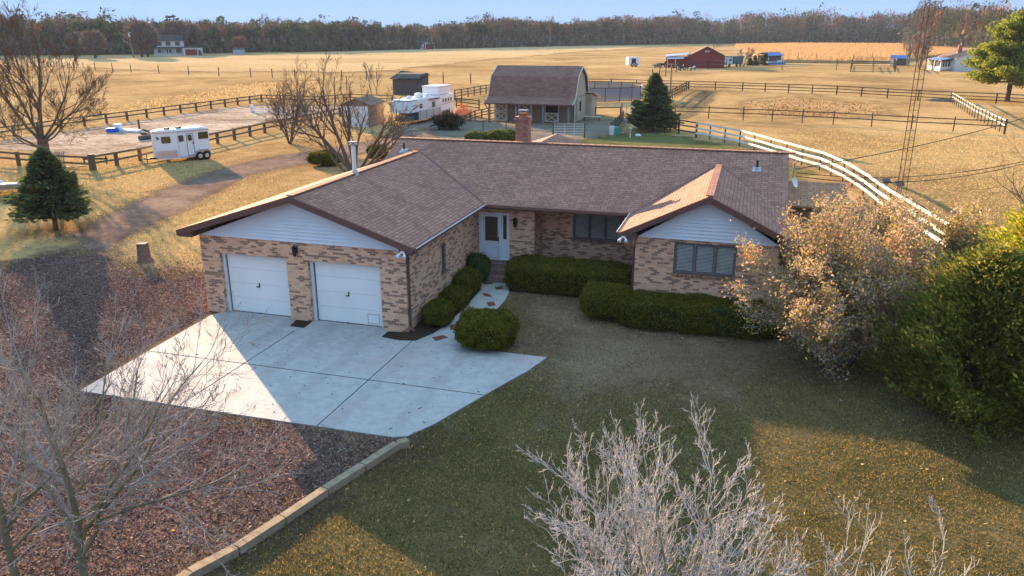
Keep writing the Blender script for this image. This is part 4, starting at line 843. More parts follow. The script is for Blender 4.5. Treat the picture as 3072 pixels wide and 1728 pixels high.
# --- bronze shrub mass at right
BR = [(.55, .42, .10), (.30, .30, .10), (.48, .38, .20), (.52, .36, .22), (.42, .25, .13), (.58, .42, .30), (.40, .19, .09), (.50, .36, .10), (.34, .22, .16), (.24, .22, .10), (.60, .42, .34)]
def leafy(name, label, loc, H, Rr, seed, nst, nleaf, cols, lsize=.085, cat='shrub', tw='twig_grey', spread=.75, wts=None, squash=1.0, lift=0.25, depth=3):
    rnd = random.Random(seed); rng = np.random.default_rng(seed); root = thing(name, label, cat, loc); tm, cm = MB(), MB(); tips = []
    for k in range(nst):
        a = 6.283 * k / nst + rnd.uniform(-.3, .3); s = spread * math.sqrt(rnd.random()) * (1.1 if k % 2 else .7)
        out = []; grow(out, rnd, (.15 * math.cos(a), .15 * math.sin(a), 0), (s * math.cos(a), s * squash * math.sin(a), 1.0), H * rnd.uniform(.68, .9), .055, 0, depth, [8, 6, 4], .14, .07, .46, .65, .006, 6, .12, .3)
        for lev, pts, rad in out:
            (tm if lev < 1 else cm).tube(pts, rad, (6, 4, 3, 3)[lev], False)
            if lev >= 1: tips += pts[1:]
    tips = np.array(tips); i = rng.integers(0, len(tips), nleaf); P = tips[i] + rng.normal(size=(nleaf, 3)) * .13; P[:, 2] = np.maximum(P[:, 2], .15)
    obj('trunk', tm, 'bark_grey', root, True); obj('branches', cm, tw, root, True)
    cl = rng.integers(0, 1000, len(tips)) ; f = np.sin(P[:, 0] * 1.7 + seed) * np.cos(P[:, 1] * 1.5) + .5 * np.sin(P[:, 2] * 2.5)
    col = palette(rng, nleaf, cols, wts, .2); col *= np.array([1, 1, 1]) * (1 + .10 * f[:, None])
    leaves('foliage', P, None, rng.uniform(.6, 1.3, nleaf) * lsize, np.clip(col, .01, .9), 'leaf', root, aspect=1.7, rng=rng); return root
leafy('bronze_shrub', 'big loose shrub with bronze and orange leaves covering the right corner of the house wing', (13.0, 1.4), 4.0, 3.2, 51, 18, 52000, BR, lsize=.066, tw='twig_pale', spread=.72)
leafy('bronze_shrub', 'bronze leaved shrub with pale bare stems behind the front one, below the garden shed', (13.9, 6.3), 3.3, 3, 52, 13, 26000, BR, lsize=.07, tw='twig_pale', spread=.62)
leafy('bronze_shrub', 'rust brown shrub growing over the white fence end', (17.6, 8.0), 2.9, 3, 53, 12, 24000, BR[:6] + [(.30, .26, .08)], spread=.75)
leafy('grey_shrub', 'low grey shrub between the house wing and the garden shed', (12.6, 8.7), 1.9, 1.4, 54, 8, 1600, BR, cat='shrub', tw='twig_pale', spread=.5)
# --- junipers, dark right side
def juniper(label, loc, H, Rr, seed, n, cols, group=None, leaf=.085):
    n = int(n * 3); rng = np.random.default_rng(seed); root = thing('juniper', label, 'tree', loc, 0, group); mb = MB(); C = []; D = []
    nb = n // 60; rnd = random.Random(seed)
    for i in range(nb):
        h_ = H * (.06 + .94 * rnd.random() ** 1.1); f = h_ / H; a = rnd.random() * 6.283
        R_ = Rr * (1 - f ** 2.2) ** .6 * rnd.uniform(.62, 1.14) * (1 + .20 * math.sin(a * 3 + h_ * 1.6) + .20 * math.sin(a * 7 + h_ * 2.7)) * (1.15 if rnd.random() < .15 else .95)
        s = rng.random(60) ** .5; d = np.array([math.cos(a), math.sin(a), .75]); base = np.array([0, 0, h_ - .5 * R_]); tip = np.array([R_ * math.cos(a), R_ * math.sin(a), h_ + .12 * R_])
        C.append(base + (tip - base) * (.45 + .6 * s[:, None]) + rng.normal(size=(60, 3)) * .13); D.append(np.tile(d, (60, 1)))
        if i % 3 == 0: mb.tube([(0, 0, max(h_ - .7 * R_, .1)), tuple(base + (tip - base) * .6)], [.04, .015], 3, False)
    mb.tube([(0, 0, 0), (0, 0, H * .9)], [.16, .02], 7, False); C = np.concatenate(C); C[:, 2] = np.maximum(C[:, 2], .08)
    obj('trunk', mb, 'bark_brown', root); leaves('crown', C, None, rng.uniform(.6, 1.3, len(C)) * leaf, palette(rng, len(C), cols, jit=.2), 'needle', root, aspect=2.6, rng=rng, droop=np.concatenate(D)); return root
JG = [(.32, .34, .03), (.42, .40, .04), (.23, .27, .03), (.50, .38, .05), (.15, .19, .025)]
JD = [(.18, .20, .035), (.24, .24, .045), (.14, .16, .03), (.34, .27, .06)]
juniper('tall yellow green juniper at the right edge in front of the field', (18.9, 3.2), 5.0, 2.3, 61, 30000, JG, 'junipers at the right edge')
juniper('dark green juniper between the bronze shrub and the right edge', (16.0, -.4), 3.9, 2.0, 62, 28000, JD, 'junipers at the right edge')
juniper('dark juniper lowest at the right edge', (18.7, -1.6), 4.6, 2.2, 63, 26000, JG[2:] + JD, 'junipers at the right edge')
gx, gy = GT(6, 2150, 420); juniper('small spiky juniper at the end of the white fence', (21.2, 10.6), 3.6, 1.25, 64, 9000, JG[:3], 'junipers at the right edge')
juniper('rounded green juniper furthest right against the tan field', (22.3, 6.4), 4.2, 2.3, 65, 18000, JG, 'junipers at the right edge')
# --- half-dead tree leaning in at the right edge
gx, gy = G(3110, 700); tree_obj('bare_tree', 'thin leafless leaning tree at the right edge, in the tan field', 'tree', (gx, gy, 0), [((0, 0, 0), (-.35, .1, 1), 3.6, .06), ((0, 0, 0), (.1, .2, 1), 3.4, .05)], 71, 3, [5, 4, 3], 'bark_brown', 'twig_brown', wob=.16, up=.02, ratio=.5, ang=.7, rmin=.007)
# ================================================================== GROUND COVER (uncountable)
def blades(name, poly, n, h_, w_, cols, seed, z=0.0, mat='blade', margin=0.0, flat=.5, wts=None, mask=None, fuzz=0.0):
    rng = np.random.default_rng(seed); P = np.array(poly); x0, y0 = P.min(0); x1, y1 = P.max(0)
    X = rng.uniform(x0, x1, n * 3); Y = rng.uniform(y0, y1, n * 3); sd_ = sdist(X, Y, poly); ok = sd_ > -margin
    if fuzz: ok &= rng.random(len(X)) < np.clip(sd_ / fuzz + .25 * np.sin(X * 1.7) * np.cos(Y * 1.3), 0, 1)
    if mask is not None: ok &= mask(X, Y)
    X, Y = X[ok][:n], Y[ok][:n]; n = len(X); a = rng.random(n) * 6.283; H = h_ * rng.uniform(.5, 1.3, n); W = w_ * rng.uniform(.6, 1.3, n); ln = rng.normal(size=(n, 2)) * (flat * H)[:, None]
    B = np.stack([X, Y, np.full(n, z)], 1); s = np.stack([np.cos(a) * W / 2, np.sin(a) * W / 2, np.zeros(n)], 1); T = B + np.stack([ln[:, 0], ln[:, 1], H], 1)
    V = np.stack([B - s, B + s, T], 1).reshape(-1, 3); F = np.arange(3 * n).reshape(-1, 3); col = palette(rng, n, cols, wts, .22)
    o = np_mesh(name, V, F, mat, col=np.repeat(col, 3, 0)); tag(o, kind='stuff'); return o
in_drive = lambda X, Y: ~((sdist(X, Y, drive) > -.03) | (sdist(X, Y, wl_w) > -.02) | (sdist(X, Y, house_fp) > -.1))
wl_w = [GT(5, *q) for q in wl + wr]; house_fp = [(-7.44, 0), (0, 0), (0, 6.84), (2.3, 6.84), (2.3, 8.1), (6.56, 8.1), (6.56, 3.73), (11.06, 3.73), (11.06, 15), (-4.6, 15), (-4.6, 9.4), (-7.44, 9.4)]
vis = [(1.5, -6), (-.6, -10.2), (-1.5, -12.4), (8.5, -10.2), (15.5, -8.4), (22, -3), (18, 5), (6.5, 3.5), (6.4, 5.4), (2.2, 5.3), (2.0, 2.5)]
rngW = np.random.default_rng(45)
WORN = [(2.4, 5.0), (2.2, 3.2), (3.6, 0.6), (3.9, -1.2), (6.5, -2.8), (10.0, -1.6), (11.5, 1.2), (10.8, 2.6), (6.8, 2.4), (5.2, 3.4), (4.6, 4.9)]
blades('lawn_grass', vis, 190000, .045, .016, [(.115, .115, .036), (.18, .15, .045), (.31, .22, .075), (.48, .34, .12), (.075, .078, .03)], 1, .004, mask=lambda X, Y: in_drive(X, Y) & (sdist(X, Y, lawn_poly) > .1) & (rngW.random(len(X)) > np.clip(sdist(X, Y, WORN) / 2.2 + .35 + .25 * np.sin(X * 2.1) * np.sin(Y * 2.7), 0, .97)), flat=.7)
blades('worn_grass', WORN, 45000, .028, .014, [(.26, .19, .11), (.34, .26, .16), (.18, .14, .07), (.16, .15, .05)], 8, .007, mask=in_drive, flat=1.0, fuzz=1.6)
# ================================================================== FENCES
M('fence_wood', (0.15, 0.115, 0.08), (0.09, 0.07, 0.05), 3, .9, bmp=.3)
M('fence_dark', (0.085, 0.06, 0.045), (0.05, 0.038, 0.03), 3, .9)
M('fence_white', (0.74, 0.72, 0.68), (0.58, 0.55, 0.50), 2, .7)
M('rust', (0.16, 0.075, 0.03), (0.09, 0.045, 0.025), 6, .8, .2)
M('tube_metal', (0.62, 0.61, 0.58), (0.48, 0.47, 0.45), 3, .4, .5)
_post = {}
def post_mesh(w, h, mat, rnd_=False):
    key = (w, h, mat, rnd_)
    if key not in _post:
        mb = MB()
        if rnd_: mb.cyl((0, 0), w / 2, -.1, h, 7, w / 2.3)
        else: mb.box((0, 0, h / 2 - .05), (w, w, h + .1))
        o = obj('post', mb, mat); me = o.data; bpy.data.objects.remove(o); _post[key] = me
    return _post[key]
def polyline(pts, sp):
    """points every sp metres along a path (spread evenly per leg)"""
    out = [pts[0]]
    for a, b in zip(pts[:-1], pts[1:]):
        L = math.dist(a, b); n = max(1, round(L / sp))
        for k in range(1, n + 1): out.append((a[0] + (b[0] - a[0]) * k / n, a[1] + (b[1] - a[1]) * k / n))
    return out
def smooth_path(p, n=4):
    out = []; q = [p[0]] + list(p) + [p[-1]]
    for i in range(1, len(q) - 2):
        for k in range(n):
            t_ = k / n; a, b, c, d = q[i - 1], q[i], q[i + 1], q[i + 2]
            out.append(tuple(.5 * ((2 * b[j]) + (-a[j] + c[j]) * t_ + (2 * a[j] - 5 * b[j] + 4 * c[j] - d[j]) * t_ ** 2 + (-a[j] + 3 * b[j] - 3 * c[j] + d[j]) * t_ ** 3) for j in (0, 1)))
    out.append(tuple(p[-1])); return out
def fence(label, pts, sp, h, rails, mat, rail_mat=None, pw=.12, rh=.11, rt=.04, name='rail_fence', group=None, cat='fence', exact=False, rnd_=False, seed=0, every=1, side=1, wob=.02):
    rr = random.Random(seed); P = pts if exact else polyline(pts, sp); o0 = P[0]; root = thing(name, label, cat, (o0[0], o0[1], 0), 0, group)
    L = [(x - o0[0], y - o0[1]) for x, y in P]; me = post_mesh(pw, h, mat, rnd_)
    for i, (x, y) in enumerate(L):
        if i % every: continue
        j = min(i, len(L) - 2); a = math.atan2(L[j + 1][1] - L[j][1], L[j + 1][0] - L[j][0])
        p_ = bpy.data.objects.new('post', me); scene.collection.objects.link(p_); p_.parent = root; p_.location = (x, y, 0); p_.rotation_euler = (rr.gauss(0, .012), rr.gauss(0, .012), a)
    for z in rails:
        mb = MB(); zz = [z + rr.gauss(0, wob) for _ in L]
        for (a, za), (b, zb_) in zip(list(zip(L, zz))[:-1], list(zip(L, zz))[1:]):
            dx, dy = b[0] - a[0], b[1] - a[1]; q = math.hypot(dx, dy) or 1; ox, oy = side * dy / q * (pw / 2 + rt / 2), -side * dx / q * (pw / 2 + rt / 2)
            mb.beam((a[0] + ox, a[1] + oy, za), (b[0] + ox, b[1] + oy, zb_), rt, rh)
        obj('rail', mb, rail_mat or mat, root)
    return root
fence('two rail wooden fence along the far side of the sand arena', [GT(1, *q) for q in [(-300, 1085), (465, 975), (1110, 890), (1700, 807), (1975, 770)]], 2.55, 1.0, [.52, .93], 'fence_wood', pw=.18, rh=.13, seed=1)
fence('wooden fence running right from the arena corner post behind the sheds', [GT(1, *q) for q in [(1975, 770), (2420, 780)]] + [GT(2, *q) for q in [(70, 762), (200, 768), (390, 775)]], 3.2, .98, [.50, .92], 'fence_wood', seed=2)
fence('near arena fence left of its corner post, behind the spruce', [GT(1, *q) for q in [(-300, 1205), (145, 1250), (695, 1287)]], 3.3, 1.0, [.48, .92], 'fence_wood', pw=.20, rh=.14, seed=3)
fence('near arena fence running behind the white horse trailer toward the bare tree', [GT(1, *q) for q in [(695, 1287), (1062, 1215), (1645, 1084), (2000, 1004), (2350, 930), (2570, 880)]], 2.6, 1.0, [.48, .92], 'fence_wood', pw=.20, rh=.14, seed=4)
c_ = GT(1, 695, 1287); root = thing('corner_post', 'thick corner post of the arena fence with leftover rail stubs', 'post', (c_[0], c_[1], 0))
mb = MB(); mb.box((0, .1, .52), (.32, .32, 1.15)); obj('post', mb, 'fence_wood', root)
mb = MB(); mb.beam((-.9, .3, .72), (1.1, .35, .82), .09, .12); mb.beam((-.85, .3, .35), (-.85, .3, .9), .07, .07); mb.beam((1.0, .35, .45), (1.0, .35, 1.0), .07, .07); obj('rail', mb, 'fence_dark', root)
fence('three rail fence behind the big trailer leading to the barn', [GT(2, *q) for q in [(858, 752), (1135, 700), (1330, 664)]], 2.4, 1.35, [.45, .85, 1.25], 'fence_wood', seed=5)
fence('low fence in front of the barn left of its porch', [GT(2, *q) for q in [(890, 960), (1010, 905), (1110, 880), (1230, 862)]], 2.0, 1.0, [.35, .65, .95], 'fence_wood', seed=6)
fence('short rail fence beside the orange tractor bucket', [GT(2, *q) for q in [(868, 812), (905, 812), (1040, 830)]], 3.2, 1.2, [.25, .68, 1.1], 'fence_dark', seed=7)
fence('long three rail fence crossing the fields behind the round pen', [GT(2, 1850, 652)] + [GT(3, *q) for q in [(45, 674), (450, 686), (797, 701), (1160, 715), (1542, 741), (2020, 768), (2362, 783), (2640, 800)]], 4.6, 1.35, [.42, .85, 1.27], 'fence_dark', pw=.13, seed=8, side=1)
fence('two rail fence across the right paddock', [GT(3, *q) for q in [(-60, 886), (455, 906), (1135, 941), (2040, 991), (2430, 1013)]], 3.3, 1.38, [.72, 1.16], 'fence_dark', pw=.09, rh=.09, seed=9)
fence('short two rail fence with white boards closing the right end of the paddock', [GT(3, *q) for q in [(2022, 772), (2200, 890), (2420, 1012)]], 1.9, 1.35, [.75, 1.2], 'fence_wood', 'fence_white', pw=.09, rh=.12, seed=10, side=-1)
fence('three rail fence running back from the spruce to the field fence', [GT(3, 40, 676), GT(2, 2500, 745), GT(2, 2420, 800)], 2.4, 1.35, [.42, .85, 1.27], 'fence_dark', seed=11)
fence('shaded start of the white three rail fence right of the spruce, shade painted as dark rails', [GT(2, *q) for q in [(2420, 965), (2545, 1012)]] + [GT(3, 100, 1036)], 2.4, 1.35, [.42, .85, 1.27], 'fence_dark', seed=12)  # same white fence; the conifer's shade on this stretch is put into its dark colour
gp_ = [(100, 1036), (203, 1053), (315, 1078), (427, 1100), (535, 1130), (655, 1168), (775, 1205), (895, 1245), (1030, 1282), (1115, 1322), (1205, 1367), (1275, 1412)]
gq = [GT(3, *q) for q in gp_] + [GT(6, *q) for q in [(1360, 20), (1450, 95), (1545, 165), (1650, 235), (1790, 330), (1930, 425), (2080, 520), (2240, 630)]]
gq = smooth_path(gq, 3)
fence('long curved three rail white fence sweeping round the right side of the house', polyline(gq[::1], 3.0) if False else gq, 2.4, 1.32, [.38, .80, 1.25], 'fence_wood', 'fence_white', pw=.09, rh=.15, exact=True, every=3, seed=13, side=1, wob=.008)
fence('low rail fence from the barn lean-to to the tube gate', [GT(2, *q) for q in [(1915, 870), (2105, 868)]], 3.0, .95, [.85], 'fence_dark', seed=14)
fence('grey leaning board fence on the right side of the barn yard', [GT(2, *q) for q in [(2035, 1010), (2080, 965), (2125, 915)]], 1.6, 1.1, [.35, .65, .98], 'fence_wood', seed=15)
fence('thin post and rail yard fence in front of the barn', [GT(2, *q) for q in [(890, 990), (1070, 1000), (1243, 1006), (1420, 1012), (1600, 1022)]], 3.2, 1.15, [1.05], 'fence_wood', pw=.08, rh=.06, seed=16)
# wire fences: slender posts
def wire(label, pts, sp, h, pw=.2, seed=0, mat='fence_dark'):
    r_ = fence(label, pts, sp, h, [], mat, pw=pw, name='wire_fence', rnd_=True, seed=seed)
    P = polyline(pts, sp); o0 = P[0]; mb = MB()
    for z in (h * .45, h * .85): mb.tube([(x - o0[0], y - o0[1], z) for x, y in P], .008, 3, False)
    obj('wire', mb, 'metal_grey', r_)
wire('line of slender fence posts across the far left field', [GT(1, *q) for q in [(720, 530), (990, 546), (1425, 565), (1893, 583), (2228, 598)]] + [GT(2, *q) for q in [(5, 606), (190, 608), (770, 627), (977, 633), (1150, 640)]], 8.6, 1.9, seed=20)
wire('two taller weathered posts nearer the grey shed', [GT(2, *q) for q in [(42, 681), (272, 646)]], 16, 2.3, .14, seed=21)
wire('receding line of posts leading toward the red barn', [GT(2, *q) for q in [(2345, 612), (2397, 597), (2447, 577), (2560, 535)]] , 9, 2.2, seed=22)
wire('row of posts in front of the red barn and the tool shed', [GT(3, *q) for q in [(35, 535), (190, 520), (328, 530), (748, 531), (1158, 534), (1265, 540)]], 13, 2.6, .16, seed=23)
wire('posts along the edge of the tall orange grass', [GT(3, *q) for q in [(867, 474), (1002, 472), (1283, 472), (1425, 470)]], 17, 2.8, .16, seed=24)
wire('posts fading along the far left tree line', [GT(1, *q) for q in [(560, 528), (430, 500), (250, 470), (60, 455)]], 9, 1.9, seed=25)
wire('distant posts climbing beside the tall grass', [GT(3, *q) for q in [(230, 378), (262, 362), (300, 348)]], 18, 2.6, .25, seed=26)
# small pen
a, b, c, d = GT(3, 1265, 545), GT(3, 1603, 545), GT(3, 1588, 503), GT(3, 1280, 500)
fence('small square pen of pale rails standing alone in the right field', [a, b, c, d, a], 4.6, 2.4, [.2, 1.9, 2.35], 'fence_wood', pw=.14, rh=.12, seed=27, name='animal_pen', cat='pen')
# gates
def gate(label, a, b, h, n, mat='tube_metal', z0=.15, posts=True):
    root = thing('tube_gate', label, 'gate', (a[0], a[1], 0)); B = (b[0] - a[0], b[1] - a[1])
    for k in range(n):
        z = z0 + (h - z0) * k / (n - 1); mb = MB(); mb.tube([(0, 0, z), (B[0], B[1], z)], .02, 6); obj('bar', mb, mat, root)
    for f in (0, .35, .68, 1): mb = MB(); mb.tube([(B[0] * f, B[1] * f, z0), (B[0] * f, B[1] * f, h)], .03, 6); obj('upright', mb, mat, root)
    if posts:
        for f in (-.03, 1.03): mb = MB(); mb.box((B[0] * f, B[1] * f, h / 2), (.12, .12, h + .2)); obj('post', mb, 'fence_wood', root)
    return root
a, b = G(*zb(975, 938)), G(*zb(1330, 940)); gate('white six bar tube gate closing the barn yard behind the chimney', a, (b[0], b[1]), 1.22, 6)
a, b = G(*zb(1795, 672)), G(*zb(1945, 668)); gate('thin dark tube gate between the round pen and the spruce', a, b, 1.25, 6, 'metal_grey')
# round pen
cxp, cyp = -12.2, 92.2; rp = 7.4
root = thing('round_pen', 'circular training pen of grey mesh panels behind the barn', 'pen', (cxp, cyp, 0)); npn = 22
M('pen_panel', (.20, .22, .25), (.15, .165, .19), 2, .7); 
mt_, nt_, pp_, oo_ = new_mat('pen_mesh'); pp_.inputs['Base Color'].default_value = (.17, .20, .25, 1); tr__ = nt_.nodes.new('ShaderNodeBsdfTransparent'); mx__ = nt_.nodes.new('ShaderNodeMixShader'); mx__.inputs[0].default_value = .8; nt_.links.new(tr__.outputs[0], mx__.inputs[1]); nt_.links.new(pp_.outputs[0], mx__.inputs[2]); nt_.links.new(mx__.outputs[0], oo_.inputs[0])
for k in range(npn):
    a0, a1 = 6.2832 * k / npn, 6.2832 * (k + 1) / npn; A = (rp * math.cos(a0), rp * math.sin(a0)); B = (rp * math.cos(a1), rp * math.sin(a1))
    mb = MB(); mb.poly([(A[0], A[1], .12), (B[0], B[1], .12), (B[0], B[1], 1.78), (A[0], A[1], 1.78)]); p_ = obj('panel', mb, 'pen_mesh', root)
    mb = MB(); mb.tube([(A[0], A[1], 0), (A[0], A[1], 1.95)], .045, 5); mb.tube([(A[0], A[1], 1.85), (B[0], B[1], 1.85)], .05, 5); mb.tube([(A[0], A[1], .12), (B[0], B[1], .12)], .03, 5); obj('panel_frame', mb, 'fence_dark', p_)
# yard light pole
gx, gy = G(*zb(2375, 400)); root = thing('utility_pole', 'tall yard light pole behind the spruce', 'pole', (gx, gy, 0)); hp = hgt((gx, gy), zb(0, 42)[1])
mb = MB(); mb.cyl((0, 0), .16, 0, hp, 8, .11); obj('pole', mb, 'timber_weathered', root); mb = MB(); mb.beam((-.7, 0, hp - .1), (.7, 0, hp - .1), .16, .16); mb.box((.55, 0, hp - .2), (.4, .3, .18)); obj('lamp_arm', mb, 'timber_weathered', root)
# ================================================================== BARN
M('barn_tan', (0.30, 0.20, 0.135), (0.25, 0.165, 0.11), 1.5, .85); M('barn_side', (0.46, 0.38, 0.27), (0.40, 0.33, 0.24), 1.5, .85)
M('barn_trim', (.62, .58, .46), (.54, .50, .40), 2, .7); M('post_blue', (.22, .24, .28), (.17, .18, .2), 3, .8)
barn = thing('barn', 'tan gambrel roofed horse barn with cross braced white stall doors', 'barn', (-12.2, 60.2, 0))
bx0, bx1 = -4.33, 4.29
def gam(x0, x1): 
    prof = [(-.05, 2.62), (1.05, 4.55), (3.2, 5.5), (5.35, 4.55), (6.45, 2.62)]
    return prof
prof = gam(0, 0); mb = MB()
mb.box((0, 3.15, 1.25), (bx1 - bx0, 6.2, 2.5)); obj('wall', mb, 'barn_tan', barn)
mb = MB(); mb.extr([(bx1 - .08, .02, 2.45)] + [(bx1 - .08, y + (.12 if i == 0 else -.12 if i == 4 else 0), z - .08) for i, (y, z) in enumerate(prof)] + [(bx1 - .08, 6.25, 2.45)], (.1, 0, 0)); mb.box((bx1 + .02, 3.15, 1.22), (.04, 6.2, 2.46)); obj('gable_wall', mb, 'barn_side', barn); mb = MB(); mb.extr([(bx0 - .02, .02, 2.45)] + [(bx0 - .02, y, z - .08) for (y, z) in prof] + [(bx0 - .02, 6.25, 2.45)], (.1, 0, 0)); obj('gable_wall', mb, 'barn_side', barn)
mb = MB(); X0, X1 = -4.85, 4.55
def rslab(mb, y0, z0, y1, z1_, x0=X0, x1=X1, th=.1): mb.extr([(x0, y0, z0), (x1, y0, z0), (x1, y1, z1_), (x0, y1, z1_)], (0, 0, -th))
pr = [(-1.75, 2.0), (-.25, 2.55), (.95, 4.6), (3.2, 5.58), (5.45, 4.6), (6.75, 2.45)]
for (y0, z0), (y1, z1_) in zip(pr[:-1], pr[1:]): rslab(mb, y0, z0, y1, z1_)
make_shingle('barn_shingle', (0.20, 0.105, 0.08), (0.28, 0.15, 0.115), (0.24, 0.125, 0.10), row=.16, wd=.4)
obj('roof', mb, 'barn_shingle', barn)
mb = MB()
for (y0, z0), (y1, z1_) in zip(pr[1:-1], pr[2:]): mb.beam((X1 + .03, y0, z0 - .06), (X1 + .03, y1, z1_ - .06), .05, .2); mb.beam((X0 - .03, y0, z0 - .06), (X0 - .03, y1, z1_ - .06), .05, .2)
mb.beam((X1 + .03, -1.7, 1.95), (X1 + .03, -.25, 2.5), .05, .16)
obj('rake_trim', mb, 'barn_trim', barn)
mb = MB(); mb.box(((X0 + X1) / 2, -1.8, 1.93), (X1 - X0, .1, .12)); mb.tube([(X0 + .1, -1.8, 1.9), (X0 + .3, -1.75, 1.5), (X0 + .45, -1.68, 1.4), (X0 + .45, -1.68, .1)], .05, 5); obj('gutter', mb, 'trim_brown', barn)
for x in (-16.5, -13.6, -10.72, -8.05): mb = MB(); mb.box((x + 12.2, -1.6, .95), (.17, .17, 1.9)); obj('post', mb, 'post_blue', barn)
def xdoor(x0, x1, top=True, y=-.03):
    d_ = thing('stall_door', None, None); d_.parent = barn
    for k, (z0, z1_) in enumerate(((.03, .98), (1.05, 1.95))):
        if k == 1 and not top: continue
        mb = MB(); mb.box(((x0 + x1) / 2, y, (z0 + z1_) / 2), (x1 - x0, .03, z1_ - z0)); obj('door_panel', mb, 'barn_tan', d_)
        mb = MB(); w = .12
        for xx in (x0 + w / 2, x1 - w / 2): mb.box((xx, y - .03, (z0 + z1_) / 2), (w, .03, z1_ - z0))
        for zz in (z0 + w / 2, z1_ - w / 2): mb.box(((x0 + x1) / 2, y - .033, zz), (x1 - x0 - 2 * w, .03, w))
        mb.beam((x0 + w, y - .036, z0 + w), (x1 - w, y - .036, z1_ - w), .02, .09); mb.beam((x0 + w, y - .040, z1_ - w), (x1 - w, y - .040, z0 + w), .02, .09); obj('cross_brace', mb, 'barn_trim', d_)
    mb = MB(); mb.box((x0 - .05, y, 1.05), (.09, .05, 2.1)); mb.box((x1 + .05, y, 1.05), (.09, .05, 2.1)); obj('door_frame', mb, 'barn_trim', d_)
    if not top: mb = MB(); mb.box(((x0 + x1) / 2, y + .015, 1.5), (x1 - x0, .02, .95)); obj('opening', mb, 'bed_soil', d_)
xdoor(-16.36 + 12.2, -15.12 + 12.2); xdoor(-13.72 + 12.2, -12.40 + 12.2); xdoor(-10.86 + 12.2, -9.52 + 12.2, False)
mb = MB(); mb.box((5.0, 6.0, .95), (.9, 5.6, 1.9)) if False else mb.box((bx1 + .1, 7.7, .95), (1.2, 3.2, 1.9)); mb.extr([(bx1 + .7, 6.1, 1.85), (bx1 + .7, 9.3, 1.85), (bx1 + .7, 6.1, 2.5)], (-1.2, 0, 0)); obj('lean_to_wall', mb, 'barn_side', barn)
mb = MB(); rslab(mb, 6.0, 2.75, 9.7, 1.95, bx1 - 1.6, bx1 + 1.05, .07); obj('lean_to_roof', mb, 'barn_trim', barn)
mb = MB(); mb.box((bx1 + .05, 3.2, 1.45), (.03, .75, 1.0)); obj('window', mb, 'black_void', barn); mb = MB(); mb.box((bx1 + .06, -.1, 1.0), (.05, .08, 2.0)); mb.box((bx1 + .05, 1.2, 1.2), (.04, .06, 2.3)); obj('corner_post', mb, 'fence_dark', barn)
gx, gy = G(*zb(1430, 735)); root = thing('bench', 'pale bench beside the barn', 'bench', (gx, gy, 0)); mb = MB(); mb.box((0, 0, .45), (1.9, .4, .06)); obj('seat', mb, 'barn_trim', root)
for s in (-.8, .8): mb = MB(); mb.box((s, 0, .21), (.07, .35, .42)); obj('leg', mb, 'fence_wood', root)
# ================================================================== TRAILERS
M('trailer_white', (.76, .77, .78), (.70, .71, .72), 1, .35, spec=.5); M('trailer_plate', (.55, .50, .50), (.46, .43, .43), 2, .35, .5); M('tyre', (.02, .02, .02), None, 4, .85); M('rim', (.55, .55, .56), (.4, .4, .41), 8, .4, .5)
M('tinted', (.06, .045, .02), (.10, .075, .03), 3, .15, spec=.7); M('trim_black', (.018, .018, .02), None, 3, .5)
def wheels(root, pts, r, w, ax):
    for c in pts:
        wh = thing('wheel', None, None); wh.parent = root; mb = MB(); mb.wheel(c, r, w, ax, 20); obj('tyre', mb, 'tyre', wh, True)
        mb = MB(); s = (c[0] + ax[0] * w * .42, c[1] + ax[1] * w * .42, c[2]); mb.wheel(s, r * .56, w * .25, ax, 14); mb.wheel(s, r * .2, w * .5, ax, 8); obj('rim', mb, 'rim', wh)
# white bumper-pull trailer. local x: nose(-) to tail(+) along near side, y: depth away
fa, fb, fc = Vector((*G(*z6(822, 642), .27), 0)), Vector((*G(*z6(1108, 622), .27), 0)), Vector((*G(*z6(1535, 572), .27), 0))
dv = (fc - fb).normalized(); ang = math.atan2(dv.y, dv.x); Lm = (fc - fb).length
TT = thing('horse_trailer', 'small white two axle horse trailer with tinted windows parked beside the arena fence', 'trailer', (fb.x, fb.y, 0), ang)
z0, zt = .27, 2.25; W2 = 1.8; nose = fa - fb; nx_ = nose.dot(dv); ny_ = nose.dot(Vector((-dv.y, dv.x, 0)))
ny_ = min(max(ny_, .35), .62); print('trailer', Lm, nx_, ny_, hgt(fb, z6(0, 195)[1]), hgt(fc, z6(0, 160)[1]))
plan = [(Lm, 0), (Lm, W2), (0, W2), (nx_, W2 - ny_), (nx_ - .12, W2 / 2), (nx_, ny_), (0, 0)][::-1]
mb = MB(); mb.prism([(x, y) for x, y in plan][::-1], z0, zt); obj('body', mb, 'trailer_white', TT)
mb = MB(); pr2 = [((x - Lm / 2) * .97 + Lm / 2, (y - W2 / 2) * .93 + W2 / 2) for x, y in plan][::-1]; mb.prism(pr2, zt, zt + .06); pr3 = [((x - Lm / 2) * .90 + Lm / 2, (y - W2 / 2) * .7 + W2 / 2) for x, y in plan][::-1]; mb.prism(pr3, zt + .06, zt + .11); obj('roof', mb, 'trailer_white', TT)
mb = MB(); pe = [((x - Lm / 2) * 1.012 + Lm / 2, (y - W2 / 2) * 1.03 + W2 / 2) for x, y in plan][::-1]; mb.prism(pe, zt - .11, zt - .02); obj('roof_rail', mb, 'trailer_plate', TT)
for (x, s) in ((-.4, .30), (.45, .34)): mb = MB(); mb.box((x, W2 * .4, zt + .17), (s, .32, .1)); mb.box((x + s * .4, W2 * .4 - .05, zt + .2), (.06, .3, .1)); obj('roof_vent', mb, 'metal_dark', TT)
